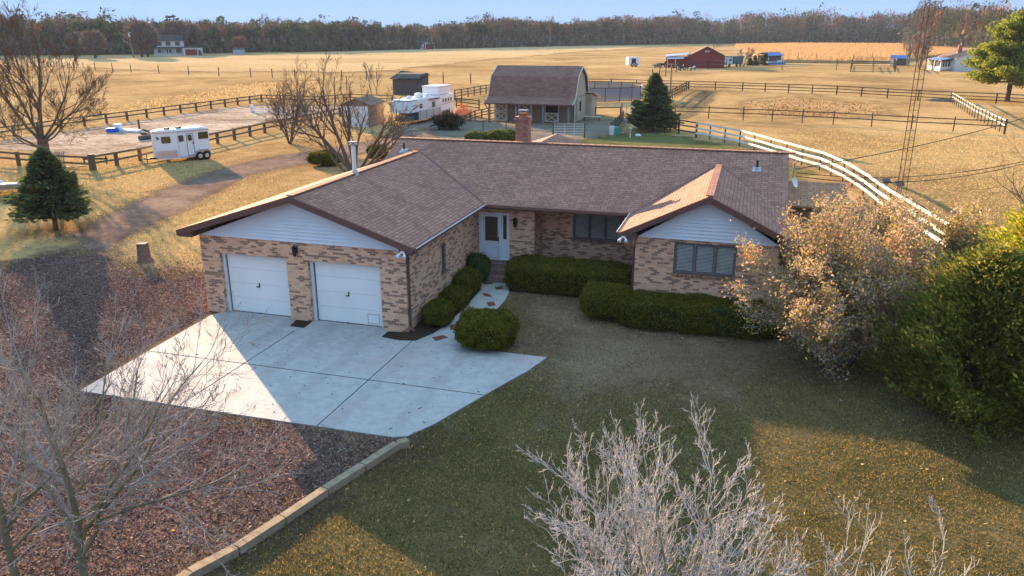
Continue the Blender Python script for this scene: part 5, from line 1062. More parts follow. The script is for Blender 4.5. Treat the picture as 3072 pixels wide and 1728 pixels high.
def rwin(x0, x1, za, zb_, y=-.012, parent=None, on=None):
    w_ = thing('window', None, None); w_.parent = parent; mb = MB()
    f = (lambda x, z, d: (x, y - d, z)) if on is None else on
    pts = []
    for (cx, cz, a0) in ((x1 - .06, zb_ - .06, 0), (x0 + .06, zb_ - .06, 90), (x0 + .06, za + .06, 180), (x1 - .06, za + .06, 270)):
        for k in range(4): a = R(a0 + 30 * k); pts.append((cx + .06 * math.cos(a), cz + .06 * math.sin(a)))
    q = [f(px, pz, .012) for px, pz in pts]; mb.poly(q[::-1]); obj('frame', mb, 'trim_black', w_)
    c = ((x0 + x1) / 2, (za + zb_) / 2); q = [f(c[0] + (px - c[0]) * .86, c[1] + (pz - c[1]) * .86, .018) for px, pz in pts]; mb = MB(); mb.poly(q[::-1]); obj('pane', mb, 'tinted', w_)
def onnose(x, z, d):  # slanted nose panel: runs from (0,0) to (nx,ny)
    L_ = math.hypot(nx_, ny_); t_ = -x / L_; nX, nY = nx_ / L_, ny_ / L_; return (nx_ * t_ - (-nY) * 0 + (-abs(nY)) * (d + .01), ny_ * t_ - abs(nX) * (d + .01), z)
rwin(-1.12, -.50, 1.42, 1.90, parent=TT, on=onnose); rwin(.04, .42, 1.47, 1.92, parent=TT); rwin(Lm - .85, Lm - .08, 1.52, 2.02, parent=TT)
mb = MB(); q = [onnose(-1.55, .36, .006), onnose(-.12, .36, .006), onnose(-.12, .88, .006), onnose(-1.55, .88, .006)]; mb.poly(q); obj('stone_guard', mb, 'trailer_plate', TT)
mb = MB(); dx0, dx1 = Lm * .27, Lm * .27 + .5
for (cx, cz, sx, sz) in (((dx0 + dx1) / 2, 1.98, dx1 - dx0, .025), ((dx0 + dx1) / 2, .42, dx1 - dx0, .025), (dx0, 1.2, .025, 1.56), (dx1, 1.2, .025, 1.56)): mb.box((cx, -.012, cz), (sx, .02, sz))
dd = obj('door', mb, 'metal_dark', TT); mb = MB(); mb.box((dx1 - .06, -.03, 1.3), (.05, .04, .1)); obj('door_handle', mb, 'trim_black', dd); rwin(dx0 + .1, dx1 - .1, 1.48, 1.9, parent=TT)
mb = MB(); mb.beam((0, -.015, .36), (Lm, -.015, .36), .03, .07); mb.box((.0, -.012, 1.28), (.02, .012, 1.8)); obj('side_trim', mb, 'trailer_plate', TT)
# fender + wheels
mb = MB(); prof_f = [(Lm - 1.28, .45), (Lm - 1.15, .68), (Lm - .95, .76), (Lm - .35, .76), (Lm - .18, .66), (Lm - .10, .45)]
for (a, za), (b, zb_) in zip(prof_f[:-1], prof_f[1:]): mb.beam((a, -.10, za), (b, -.10, zb_), .22, .035)
obj('fender', mb, 'trailer_plate', TT)
wheels(TT, [(Lm - .92, -.06, .30), (Lm - .40, -.06, .30), (Lm - .92, W2 - .05, .30), (Lm - .40, W2 - .05, .30)], .30, .20, (0, -1))
mb = MB(); mb.beam((nx_ + .1, ny_ + .1, .36), (nx_ - .75, W2 / 2, .36), .07, .09); mb.beam((nx_ + .1, W2 - ny_ - .1, .36), (nx_ - .75, W2 / 2, .36), .07, .09); mb.tube([(nx_ - .7, W2 / 2, .02), (nx_ - .7, W2 / 2, .75)], .03, 6); mb.box((nx_ - .7, W2 / 2, .02), (.16, .16, .03)); mb.box((nx_ - .85, W2 / 2, .38), (.16, .1, .08)); obj('hitch', mb, 'metal_dark', TT)
mb = MB(); 
for k, (a, b) in enumerate((((-1.44, 1.92), (-1.38, 1.78)), ((-1.38, 1.78), (-1.44, 1.66)), ((-1.46, 1.84), (-1.30, 1.86)), ((-1.30, 1.86), (-1.26, 1.70)), ((-1.38, 1.80), (-1.30, 1.70)))): mb.beam(onnose(a[0], a[1], .012), onnose(b[0], b[1], .012), .012, .05)
obj('horse_head_mark', mb, 'trim_black', TT)
# big living-quarters gooseneck trailer
A, B = Vector((-22.95, 55.1, 0)), Vector((-22.35, 63.6, 0)); dv = (B - A).normalized(); ang = math.atan2(dv.y, dv.x)
# local x forward->rear along the visible (right-hand) side, local y to the left of travel = away from viewer is -x world => use +y
BT = thing('gooseneck_trailer', 'large white living quarters horse trailer with a roof pod, parked beside the white door shed', 'trailer', (A.x, A.y, 0), ang); Lb = (B - A).length; Wb = 2.3
M('plank_panel', (.55, .45, .38), (.45, .37, .31), 3, .8); M('teal_and_shade', (.10, .16, .17), (.07, .11, .12), 3, .8)
mb = MB(); mb.prism([(0, 0), (Lb, 0), (Lb, Wb), (0, Wb)], .35, 2.42); mb.prism([(-2.1, .25), (-1.6, 0), (0, 0), (0, Wb), (-1.6, Wb), (-2.1, Wb - .25)], 1.25, 2.36); obj('body', mb, 'trailer_white', BT)
mb = MB(); mb.prism([(-2.0, .15), (Lb, .08), (Lb, Wb - .08), (-2.0, Wb - .15)], 2.42, 2.50); obj('roof', mb, 'trailer_white', BT)
mb = MB(); mb.box((Lb - 1.9, Wb / 2, 2.98), (3.2, 1.9, .85)); mb.box((Lb - 1.9, Wb / 2, 3.43), (3.35, 2.05, .06)); obj('hay_pod', mb, 'trailer_white', BT)
for (x, y, s, h_) in ((1.4, .7, .75, .32), (2.6, 1.3, .8, .34), (3.2, .6, .5, .25), (.2, 1.2, .5, .2)): mb = MB(); mb.box((x, y, 2.5 + h_ / 2), (s, s * .9, h_)); mb.dome((x, y, 2.5 + h_), s * .45, s * .4, .1, 10, 3); obj('roof_unit', mb, 'trim_white', BT)
mb = MB()
for k in range(8): mb.beam((.08, -.03, .46 + .115 * k), (4.9, -.03, .46 + .115 * k), .03, .055)
for x in (.08, 1.6, 3.2, 4.9): mb.beam((x, -.05, .38), (x, -.05, 1.36), .03, .07)
obj('side_rack', mb, 'plank_panel', BT)
mb = MB(); mb.box((-.03, Wb / 2, .78), (.04, Wb - .1, .85)); mb.box((-.9, Wb / 2, .62), (1.5, 1.5, .5)); obj('shaded_front', mb, 'teal_and_shade', BT)  # shade on the front wall under the gooseneck, painted in as a dark colour
for x in np.linspace(5.6, 7.6, 4): rwin(x, x + .32, 1.72, 2.12, parent=BT)
rwin(.1, .75, 1.55, 2.0, parent=BT); rwin(3.0, 3.75, 1.42, 2.0, parent=BT)
mb = MB(); mb.beam((2.2, -.015, 1.42), (Lb, -.015, 1.62), .012, .03); mb.beam((2.2, -.015, 2.26), (4.6, -.10, 2.26), .12, .1); mb.beam((-1.4, -.015, 1.55), (-.2, -.015, 1.85), .012, .12); mb.beam((-1.5, -.015, 1.9), (-.5, -.015, 1.95), .012, .05); obj('side_graphics', mb, 'metal_dark', BT)
mb = MB(); mb.beam((5.3, -.10, .92), (7.2, -.10, .92), .22, .05); mb.beam((5.1, -.10, .6), (5.3, -.10, .92), .22, .05); obj('fender', mb, 'trailer_plate', BT)
wheels(BT, [(5.7, -.05, .40), (6.65, -.05, .40), (5.7, Wb, .4), (6.65, Wb, .4)], .40, .24, (0, -1))
mb = MB(); mb.tube([(-1.5, Wb / 2, 1.3), (-1.5, Wb / 2, .5)], .08, 6); mb.tube([(-.6, .5, 1.3), (-.6, .5, .05)], .05, 6); mb.tube([(-.6, Wb - .5, 1.3), (-.6, Wb - .5, .05)], .05, 6); obj('jack', mb, 'metal_dark', BT)
# cart with brush
gx, gy = G(*z1(1960, 1222)); root = thing('utility_cart', 'dark two wheeled cart heaped with cut brush behind the house', 'cart', (gx, gy, 0), R(14))
mb = MB(); mb.box((.85, .6, .50), (1.6, 1.2, .08)); 
for (cx, cy, sx, sy) in ((.85, .02, 1.6, .05), (.85, 1.2, 1.6, .05), (.05, .6, .05, 1.2), (1.65, .6, .05, 1.2)): mb.box((cx, cy, .72), (sx, sy, .4))
obj('bed', mb, 'metal_dark', root); wheels(root, [(-.05, .4, .28), (1.75, .4, .28)], .28, .14, (1, 0)); mb = MB(); mb.beam((.85, 0, .45), (.85, -1.1, .3), .07, .07); obj('drawbar', mb, 'metal_dark', root)
rng = np.random.default_rng(77); n = 2200; C = np.array([.85, .6, .85]) + rng.normal(size=(n, 3)) * np.array([.5, .38, .20]); leaves('cut_brush', C, None, rng.uniform(.2, .5, n), palette(rng, n, [(.045, .035, .025), (.08, .06, .04), (.03, .035, .02)]), 'blade', root, aspect=10, rng=rng)
# orange loader bucket
M('orange', (.75, .14, .03), (.62, .11, .025), 2, .5); gx, gy = G(*z1(2330, 985)); root = thing('loader_bucket', 'bright orange tractor loader bucket behind the big trailer', 'tractor bucket', (gx, gy, 0), R(-10))
mb = MB(); mb.extr([(-.95, 0, .08), (-.95, .75, .08), (-.95, .95, .35), (-.95, .85, .75)], (1.9, 0, 0)); obj('bucket', mb, 'orange', root); mb = MB(); mb.beam((-.5, .8, .5), (-1.3, 2.2, 1.25), .12, .16); mb.beam((.3, .8, .5), (-.5, 2.3, 1.25), .12, .16); mb.beam((-1.3, 2.2, 1.25), (-1.25, 3.0, .6), .14, .2); obj('loader_arm', mb, 'orange', root)
# ================================================================== SHEDS
M('red_paint', (.23, .040, .035), (.17, .03, .028), 2, .8); M('metal_roof', (.42, .47, .56), (.36, .40, .48), 1, .35, .4); M('blue_roof', (.06, .18, .48), (.05, .14, .38), 1, .4, .3); M('roof_dark', (.055, .05, .052), (.035, .033, .035), 2, .8); M('grey_wood', (.13, .115, .105), (.085, .075, .07), 2, .95, bmp=.3); M('cream', (.62, .62, .60), (.55, .55, .53), 1, .7); M('sash_dark', (.03, .035, .045), None, 2, .3, spec=.6); M('roof_brown', (.22, .16, .12), (.17, .125, .095), 2, .85)
def gable_shed(name, label, cat, loc, rz, W, D, he, hr, wall, roof, oh=.2, ridge='y', th=.08):
    """W along local x (front), D back along local y; ridge 'y' = gable faces front, 'x' = roof slope faces front"""
    root = thing(name, label, cat, loc, rz); mb = MB(); mb.prism([(0, 0), (W, 0), (W, D), (0, D)], 0, he)
    if ridge == 'y': mb.extr([(0, 0, he - .01), (W, 0, he - .01), (W / 2, 0, hr - .05)], (0, D, 0))
    else: mb.extr([(0, 0, he - .01), (0, D, he - .01), (0, D / 2, hr - .05)], (W, 0, 0))
    obj('wall', mb, wall, root); mb = MB(); s = (hr - he) / ((W if ridge == 'y' else D) / 2); d = oh * s
    if ridge == 'y':
        for sx in (0, 1):
            e = -oh if sx == 0 else W + oh; mb.extr([(e, -oh, he - d + th), (W / 2, -oh, hr + th), (W / 2, D + oh, hr + th), (e, D + oh, he - d + th)], (0, 0, -th))
    else:
        for sy in (0, 1):
            e = -oh if sy == 0 else D + oh; mb.extr([(-oh, e, he - d + th), (W + oh, e, he - d + th), (W + oh, D / 2, hr + th), (-oh, D / 2, hr + th)], (0, 0, -th))
    obj('roof', mb, roof, root); return root
a, b = Vector(G(*z1(300, 1160))), Vector(G(*z1(745, 1168))); an = math.atan2(b.y - a.y, b.x - a.x); w = (b - a).length
r_ = gable_shed('white_door_shed', 'tan shed with a large white door and brown roof left of the big trailer', 'shed', (a.x - .15, a.y), an, w + .3, 4.4, 2.12, 2.72, 'barn_tan', 'roof_brown', oh=.18)
mb = MB(); mb.box((w / 2 + .15, -.02, 1.0), (w - .15, .04, 2.0)); dd = obj('door', mb, 'trim_white', r_); mb = MB(); mb.box((w / 2 + .15, -.045, 1.0), (.02, .01, 2.0)); mb.box((w / 2 + .15, -.03, 2.03), (w, .04, .06)); obj('door_frame', mb, 'metal_grey', dd)
rwin(0, 0, 0, 0) if False else None
a, b = Vector(G(*z1(1155, 604))), Vector(G(*z1(1598, 616))); w = (b - a).length; an = math.atan2(b.y - a.y, b.x - a.x)
root = thing('run_in_shed', 'weathered dark board shed with a lean-to roof in the left field', 'shed', (a.x, a.y, 0), an)
mb = MB(); mb.prism([(0, 0), (w, 0), (w, 3.6), (0, 3.6)], 0, 2.25); mb.extr([(0, 0, 2.2), (0, 3.6, 2.2), (0, 3.6, 3.1), (0, 1.2, 3.0)], (w, 0, 0)); obj('wall', mb, 'grey_wood', root)
mb = MB(); mb.extr([(-.3, -.25, 2.28), (w + .35, -.25, 2.28), (w + .2, 3.8, 2.75), (-.4, 3.8, 3.25)], (0, 0, .09)); obj('roof', mb, 'roof_dark', root)
mb = MB()
for k in range(12): mb.box((w * (k + .5) / 12, -.015, 1.1), (.03, .02, 2.2))
obj('batten', mb, 'fence_dark', root)
# --- red barn
a = Vector(G(*zc(640, 407))); an = R(5); W_ = 8.9
r_ = gable_shed('red_barn', 'red barn with a brown gable roof and white metal lean-to in the far field', 'barn', (a.x, a.y), an, W_, 11, 3.0, 5.25, 'red_paint', 'roof_brown', oh=.3)
mb = MB(); mb.prism([(-5.6, 1.0), (0, 1.0), (0, 9), (-5.6, 9)], 0, 2.6); obj('lean_to_wall', mb, 'red_paint', r_)
mb = MB(); mb.extr([(-5.9, .6, 2.65), (.0, .6, 3.3), (.0, 9.5, 3.5), (-5.9, 9.5, 2.9)], (0, 0, .1)); obj('metal_roof', mb, 'metal_roof', r_)
mb = MB(); mb.extr([(-5.4, -1.0, 2.2), (-1.2, -1.0, 2.3), (-1.0, .55, 2.75), (-5.4, .55, 2.5)], (0, 0, .08)); obj('porch_roof', mb, 'metal_roof', r_)
for x in (-5.2, -3.2): mb = MB(); mb.box((x, -.9, 1.1), (.15, .15, 2.2)); obj('post', mb, 'cream', r_)
mb = MB(); mb.box((W_ / 2 - .3, -.03, 4.1), (.35, .03, .4)); mb.box((W_ / 2 + .3, -.03, 4.1), (.35, .03, .4)); obj('gable_vent', mb, 'cream', r_)
# machinery beside the red barn
def implement(label, px, s, seed, cat='farm implement'):
    rr = random.Random(seed); gx, gy = G(*zc(*px)); root = thing('farm_implement', label, cat, (gx, gy, 0), rr.random())
    mb = MB(); mb.box((0, 0, .75 * s), (1.9 * s, 1.0 * s, .5 * s)); mb.box((.7 * s, 0, 1.15 * s), (.5 * s, .7 * s, .5 * s)); mb.beam((-.9 * s, 0, .6 * s), (-2.2 * s, 0, .45 * s), .12, .12)
    for k in range(5): mb.beam((-.8 * s + k * .4 * s, -.7 * s, .1), (-.8 * s + k * .4 * s, .2, .9 * s), .06, .06)
    obj('frame', mb, 'metal_dark' if seed % 2 else 'metal_grey', root); wheels(root, [(-.6 * s, -.5 * s, .35 * s), (.7 * s, -.5 * s, .45 * s)], .42 * s, .2 * s, (0, -1))
implement('grey farm implement at the left corner of the red barn', (340, 395), 1.0, 1); implement('smaller dark implement left of the grey one', (260, 398), .8, 2)
implement('tangled implement in front of the red barn wall', (560, 430), .95, 3); implement('low implement in front of the red barn right of the tangled one', (690, 432), .7, 4)
# truck with dark stake body
gx, gy = G(*zc(1095, 400)); q_ = G(*zc(1285, 385)); root = thing('old_truck', 'old truck with pale cab and tall dark box body right of the red barn', 'truck', (gx, gy, 0), math.atan2(q_[1] - gy, q_[0] - gx)); Lt = math.dist((gx, gy), q_)
mb = MB(); mb.box((Lt * .68, 1.2, 1.65), (Lt * .62, 2.2, 2.0)); obj('cargo_body', mb, 'teal_and_shade', root); mb = MB(); mb.extr([(0, .1, .6), (Lt * .34, .1, .6), (Lt * .34, .1, 2.35), (Lt * .12, .1, 2.35), (Lt * .06, .1, 1.5), (0, .1, 1.35)], (0, 2.0, 0)); obj('cab', mb, 'cream', root); mb = MB(); mb.extr([(Lt * .10, .06, 1.55), (Lt * .28, .06, 1.55), (Lt * .28, .06, 2.15), (Lt * .14, .06, 2.15)], (0, .02, 0)); obj('window', mb, 'sash_dark', root)
wheels(root, [(Lt * .16, .1, .5), (Lt * .62, .1, .5), (Lt * .84, .1, .5)], .5, .3, (0, -1))
# tool shed with blue roof, blue boat
a, b = Vector(G(*zc(1568, 358))), Vector(G(*zc(1735, 352))); an = math.atan2(b.y - a.y, b.x - a.x); w = (b - a).length
root = thing('open_shed', 'dark open fronted shed with a blue metal awning beside the tall grass', 'shed', (a.x, a.y, 0), an); mb = MB(); mb.prism([(0, .3), (w, .3), (w, 3.5), (0, 3.5)], 0, 2.3); obj('wall', mb, 'grey_wood', root)
mb = MB(); mb.extr([(-.3, -.4, 2.15), (w + .3, -.4, 2.15), (w + .3, 1.3, 3.0), (-.3, 1.3, 3.0)], (0, 0, .1)); obj('awning', mb, 'blue_roof', root); mb = MB(); mb.extr([(-.3, 1.3, 3.05), (w + .3, 1.3, 3.05), (w + .3, 3.8, 2.5), (-.3, 3.8, 2.5)], (0, 0, .1)); obj('roof', mb, 'roof_dark', root)
for x in (0.05, w - .05): mb = MB(); mb.box((x, -.2, 1.1), (.15, .15, 2.2)); obj('post', mb, 'cream', root)
gx, gy = G(*zc(1545, 378)); root = thing('boat', 'small pale blue boat on the ground beside the blue awning shed', 'boat', (gx, gy, 0), .1); mb = MB(); mb.extr([(0, -.6, .9), (5.2, -.6, .9), (5.0, -.6, .3), (.9, -.6, .2)], (0, 1.3, 0)); obj('hull', mb, 'blue_roof', root); mb = MB(); mb.box((3.8, 0, 1.15), (1.6, 1.1, .5)); mb.box((1.6, 0, .95), (2.6, 1.36, .1)); obj('deck', mb, 'cream', root)
for k, (px, py, hh) in enumerate(((1530, 372, 3.6), (1415, 375, 2.4), (1365, 378, 1.7))):
    gx, gy = G(*zc(px, py)); spruce('spruce_tree', ['bushy little evergreen against the blue awning shed', 'narrow dark little evergreen left of the bushy one', 'tiniest dark evergreen next to the old truck'][k], (gx, gy), hh, hh * .42, 80 + k, [(.09, .12, .03), (.14, .13, .04)], .1, 2500, .1, 'little evergreens beside the blue awning shed', leaf=.5)
# small enclosed cart in the field
gx, gy = G(*zb(1880, 82)); root = thing('cargo_trailer', 'tiny white enclosed trailer alone in the middle of the far field', 'trailer', (gx, gy, 0), R(25)); mb = MB(); mb.box((1.3, 1.3, 1.45), (3.0, 2.2, 2.0)); obj('body', mb, 'trailer_white', root); mb = MB(); mb.box((1.3, .19, 1.5), (1.2, .03, 1.2)); mb.box((2.81, 1.3, 1.5), (.03, 1.9, 1.8)); obj('door', mb, 'metal_dark', root); wheels(root, [(.9, .2, .45), (1.9, .2, .45)], .45, .25, (0, -1))
# --- white cottage
A_ = Vector(G(*zd(1665, 498))); an = R(11.7); W_ = 8.6
he = hgt((A_.x, A_.y), zd(0, 312)[1]); hr = he + 1.75
r_ = gable_shed('white_cottage', 'white cottage with a brown roof, brick chimney and screened porch beside the pine', 'house', (A_.x, A_.y), an, W_, 9.5, he, hr, 'cream', 'roof_brown', oh=.35)
mb = MB(); mb.box((W_ * .33, -.04, he * .55), (1.1, .05, 1.3)); mb.box((W_ / 2, -.04, he + .9), (.6, .05, .6)); obj('window', mb, 'sash_dark', r_); mb = MB(); mb.box((W_ * .25, 4.0, hr - .2), (.8, .9, 2.3)); obj('chimney', mb, 'brick_chimney', r_)
mb = MB(); mb.prism([(-2.6, 1.6), (0, 1.6), (0, 8.8), (-2.6, 8.8)], 0, 1.0)
for c_ in ((-2.5, 1.7), (-.1, 1.7), (-2.5, 8.7), (-2.5, 5.2)): mb.box((c_[0], c_[1], 1.2), (.22, .22, 2.4))
obj('porch_wall', mb, 'cream', r_)
mb = MB(); mb.prism([(-2.45, 1.75), (-.1, 1.75), (-.1, 8.6), (-2.45, 8.6)], 1.0, 2.3); obj('porch_screen', mb, 'glass_brown', r_)
mb = MB()
for k in range(8): mb.box((-2.48, 2.2 + .85 * k, 1.65), (.08, .14, 1.3))
for k in range(4): mb.box((-2.2 + .6 * k, 1.72, 1.65), (.12, .08, 1.3))
obj('porch_mullion', mb, 'cream', r_)
mb = MB(); mb.extr([(-3.0, 1.2, 2.4), (-.1, 1.2, he - .25), (-.1, 9.2, he - .25), (-3.0, 9.2, 2.4)], (0, 0, .1)); obj('porch_roof', mb, 'metal_roof', r_)
gx, gy = G(*zd(1590, 492)); root = thing('ramp', 'pale boarded ramp at the corner of the white cottage', 'ramp', (gx, gy, 0), an); mb = MB(); mb.extr([(-2.0, -.8, .05), (1.8, -.8, .6), (1.8, .6, .6), (-2.0, .6, .05)], (0, 0, .15)); obj('deck', mb, 'timber_weathered', root)
a, b = Vector(G(*zd(835, 418))), Vector(G(*zd(1045, 422))); an = math.atan2(b.y - a.y, b.x - a.x); w = (b - a).length
r_ = gable_shed('playhouse', 'small shed with a bright blue roof left of the bare tree near the cottage', 'shed', (a.x, a.y), an + .1, w, 3.0, 1.9, 2.6, 'grey_wood', 'blue_roof', oh=.3, ridge='x'); mb = MB(); mb.prism([(-.1, -.6), (1.4, -.6), (1.4, 0), (-.1, 0)], 0, 1.9); obj('porch_front', mb, 'cream', r_)
gx, gy = G(*zd(1208, 475)); stems = [((0, 0, 0), (.25 * math.cos(a), .25 * math.sin(a), 1), 6.2, .16) for a in np.linspace(0, 6.28, 8)[:-1]]
tree_obj('bare_tree', 'pinkish leafless tree between the blue roofed playhouse and the white cottage', 'tree', (gx, gy, 0), stems, 91, 3, [8, 7, 5], 'bark_grey', 'twig_grey', wob=.1, up=.08, ratio=.42, ang=.5, rmin=.035, seg=5, start=.25)
gx, gy = G(*zd(1060, 432)); tree_obj('bare_tree', 'slimmer leafless tree just right of the blue roofed playhouse', 'tree', (gx, gy, 0), stems[:4], 92, 3, [7, 6, 4], 'bark_grey', 'twig_grey', wob=.12, up=.08, ratio=.42, ang=.6, rmin=.035, seg=5, start=.25)
gx, gy = G(*zc(1290, 385)); tree_obj('bare_tree', 'small leafless tree behind the old truck', 'tree', (gx, gy, 0), [((0, 0, 0), (.6, 0, 1), 3.6, .12), ((0, 0, 0), (-.6, .2, 1), 3.6, .12), ((0, 0, 0), (.1, .2, 1), 3.8, .12)], 93, 3, [6, 5, 4], 'bark_grey', 'twig_grey', wob=.12, up=.03, ratio=.5, ang=.7, rmin=.04, seg=5)
# mound in the paddock
gx, gy = G(*zd(1480, 885)); rngm = 0; mb = MB(); mb.dome((0, 0, -.05), 1.9, .9, .42, 18, 5); o_ = obj('dirt_mound', mb, 'yard_dirt_solid' if 'yard_dirt_solid' in MATS else M('yard_dirt_solid', (.11, .10, .09), (.19, .17, .13), 3, .95, bmp=.6), None, True, (gx, gy, 0)); tag(o_, 'low grey dirt mound beside the back paddock fence', 'mound')
# --- far two storey farmhouse and garage
def far_pt(p_): return Vector(p_)
A_ = Vector((-214.5, 245.5)); B_ = Vector((-206.9, 250.9)); an = math.atan2(B_.y - A_.y, B_.x - A_.x); W_ = (B_ - A_).length + 1.2
r_ = gable_shed('farmhouse', 'far pale two storey farmhouse with dark roof, shutters and a porch before the left woods', 'house', (A_.x, A_.y), an, W_, 7, 5.6, 7.6, 'cream', 'roof_dark', oh=.35, ridge='x')
mb = MB(); mb.extr([(-.3, -2.0, 2.7), (W_ + .2, -2.0, 2.7), (W_ + .2, 0, 3.1), (-.3, 0, 3.1)], (0, 0, .15)); obj('porch_roof', mb, 'roof_dark', r_)
mb = MB(); mb.box((W_ / 2, -1.0, .25), (W_ + .2, 2.0, .5)); obj('porch_floor', mb, 'cream', r_)
for k in range(5): mb = MB(); mb.box((W_ * (k + .02) / 4.05, -1.85, 1.6), (.18, .18, 2.3)); obj('porch_post', mb, 'cream', r_)
for z in (4.4, 1.7):
    for f in (.2, .5, .82):
        w__ = thing('window', None, None); w__.parent = r_; mb = MB(); mb.box((W_ * f, -.05, z), (.85, .06, 1.35)); obj('pane', mb, 'sash_dark', w__); mb = MB(); mb.box((W_ * f - .65, -.06, z), (.36, .05, 1.4)); mb.box((W_ * f + .65, -.06, z), (.36, .05, 1.4)); obj('shutter', mb, 'roof_dark', w__)
A_ = Vector((-203.3, 248.2)); B_ = Vector((-198.2, 253.0)); an = math.atan2(B_.y - A_.y, B_.x - A_.x); W_ = (B_ - A_).length
r_ = gable_shed('garage', 'far white garage with a maroon door right of the farmhouse', 'garage', (A_.x, A_.y), an, W_, 6, 2.9, 3.3, 'cream', 'roof_dark', oh=.2, ridge='x'); mb = MB(); mb.box((W_ * .40, -.05, 1.25), (W_ * .62, .06, 2.2)); obj('garage_door', mb, 'red_paint', r_); mb = MB(); mb.extr([(W_ * .76, -.05, 0), (W_ * .97, -.05, 0), (W_ * .93, -.05, 1.6), (W_ * .84, -.05, 2.2), (W_ * .77, -.05, 1.8)], (0, -.04, 0)); obj('arch', mb, 'sash_dark', r_); mb = MB(); mb.box((W_ * .9, 2.0, 3.9), (2.0, 2.0, 1.8)); obj('cupola', mb, 'roof_dark', r_)
# far red and white buildings
A_ = Vector(G(*t(2, 415, 372))); B_ = Vector(G(*t(2, 577, 372))); an = math.atan2(B_.y - A_.y, B_.x - A_.x); W_ = (B_ - A_).length
r_ = gable_shed('long_white_building', 'far long low pale building left of the red metal garage', 'building', (A_.x, A_.y), an, W_, 7, 2.0, 2.5, 'metal_roof', 'metal_roof', oh=.1, ridge='x')
A_ = Vector(G(*t(2, 572, 373))); B_ = Vector(G(*t(2, 643, 373))); an = math.atan2(B_.y - A_.y, B_.x - A_.x); W_ = (B_ - A_).length
r_ = gable_shed('metal_garage', 'far red metal garage with white trim and a big white door', 'garage', (A_.x, A_.y), an - .35, W_, 9.5, 3.0, 3.7, 'red_paint', 'metal_roof', oh=.15); mb = MB(); mb.box((W_ * .52, -.05, 1.3), (W_ * .62, .08, 2.6)); dd = obj('door', mb, 'trim_white', r_); mb = MB()
for x in (0, W_): mb.box((x, -.05, 1.5), (.3, .12, 3.0))
mb.box((W_, 4.7, 2.9), (.12, 9.5, .25)); mb.box((W_ + .02, 9.4, 1.5), (.15, .3, 3.0)); obj('corner_trim', mb, 'trim_white', r_)
mb = MB()
for k in range(4): mb.box((W_ * (.3 + .145 * k), -.11, .95), (.3, .04, .4))
obj('door_window', mb, 'sash_dark', dd)
gx, gy = G(*t(2, 270, 372)); root = thing('parked_car', 'tiny white car far away before the woods', 'car', (gx, gy, 0), .5); mb = MB(); mb.extr([(0, 0, .35), (4.6, 0, .35), (4.6, 0, .95), (3.6, 0, 1.0), (3.1, 0, 1.5), (1.5, 0, 1.5), (1.0, 0, 1.0), (0, 0, .85)], (0, 1.8, 0)); obj('body', mb, 'trailer_white', root); mb = MB(); mb.extr([(1.25, -.02, 1.02), (3.4, -.02, 1.02), (3.0, -.02, 1.42), (1.6, -.02, 1.42)], (0, 1.84, 0)); obj('window', mb, 'sash_dark', root); wheels(root, [(.9, 0, .35), (3.6, 0, .35)], .35, .25, (0, -1))
a, b = Vector(G(*t(1, 1760, 413))), Vector(G(*t(1, 1835, 413))); w = (b - a).length
r_ = gable_shed('pale_shed', 'small far pale shed under a reddish tree before the woods', 'shed', (a.x, a.y), .35, w, 3, 2.0, 2.6, 'metal_roof', 'roof_dark', oh=.1, ridge='x')
# utility pole far left
gx, gy = GT(1, 1012, 435); hh = hgt((gx, gy), 235 / 2.5156); root = thing('utility_pole', 'tall wooden utility pole with a white transformer left of the farmhouse', 'pole', (gx, gy, 0)); mb = MB(); mb.tube([(0, 0, 0), (-1.0, 0, hh)], [.3, .2], 7); obj('pole', mb, 'bark_grey', root); mb = MB(); mb.cyl((-.6, 0), .45, hh - 1.9, hh - .4, 8); obj('transformer', mb, 'trim_white', root)
# ================================================================== ARENA / YARD ITEMS
gx, gy = GT(1, 850, 998); root = thing('jump_block', 'bright blue plastic jump block lying in the sand arena', 'jump block', (gx, gy, 0), .2); M('blue_plastic', (.02, .11, .62), None, 3, .5)
mb = MB(); mb.box((0, 0, .18), (1.0, .5, .36)); mb.box((0, 0, .38), (.7, .35, .06)); obj('block', mb, 'blue_plastic', root)
a, b = GT(1, 885, 992), GT(1, 1050, 1003); root = thing('jump_poles', 'stack of white jump planks lying beside the blue block', 'jump poles', (a[0], a[1], 0)); B = (b[0] - a[0], b[1] - a[1])
for k in range(3): mb = MB(); mb.beam((0, .22 * k, .1 + .02 * k), (B[0], B[1] + .22 * k, .1 + .02 * k), .2, .2 if k != 1 else .3); obj('plank', mb, 'trim_white', root)
mb = MB(); mb.box((0, .2, .35), (.5, .6, .7)); obj('standard', mb, 'trim_white', root)
gx, gy = GT(1, 1055, 990); root = thing('rusty_post', 'single rusty post standing in the sand arena', 'post', (gx, gy, 0)); mb = MB(); mb.box((0, 0, .55), (.12, .12, 1.15)); obj('post', mb, 'rust', root)
for k, (q0, q1, lab) in enumerate((((1085, 1000), (1180, 1020), 'grey round rail leaning in the pile behind the horse trailer'), ((1070, 1015), (1180, 1035), 'second grey rail under the leaning one in the arena'), ((1055, 1060), (1185, 1042), 'thick short log lying apart in front of the grey rails'))):
    a, b = GT(1, *q0), GT(1, *q1); root = thing('log', lab, 'log', (a[0], a[1], 0)); r0 = .2 if k == 2 else .12; mb = MB(); mb.tube([(0, 0, r0 + (.15 if k == 0 else 0)), (b[0] - a[0], b[1] - a[1], r0)], r0, 9); obj('log_body', mb, 'grey_wood', root)
a, b = GT(1, 1905, 850), GT(1, 2140, 862); root = thing('low_jump', 'low white jump rail at the far end of the sand arena', 'jump', (a[0], a[1], 0)); B = (b[0] - a[0], b[1] - a[1])
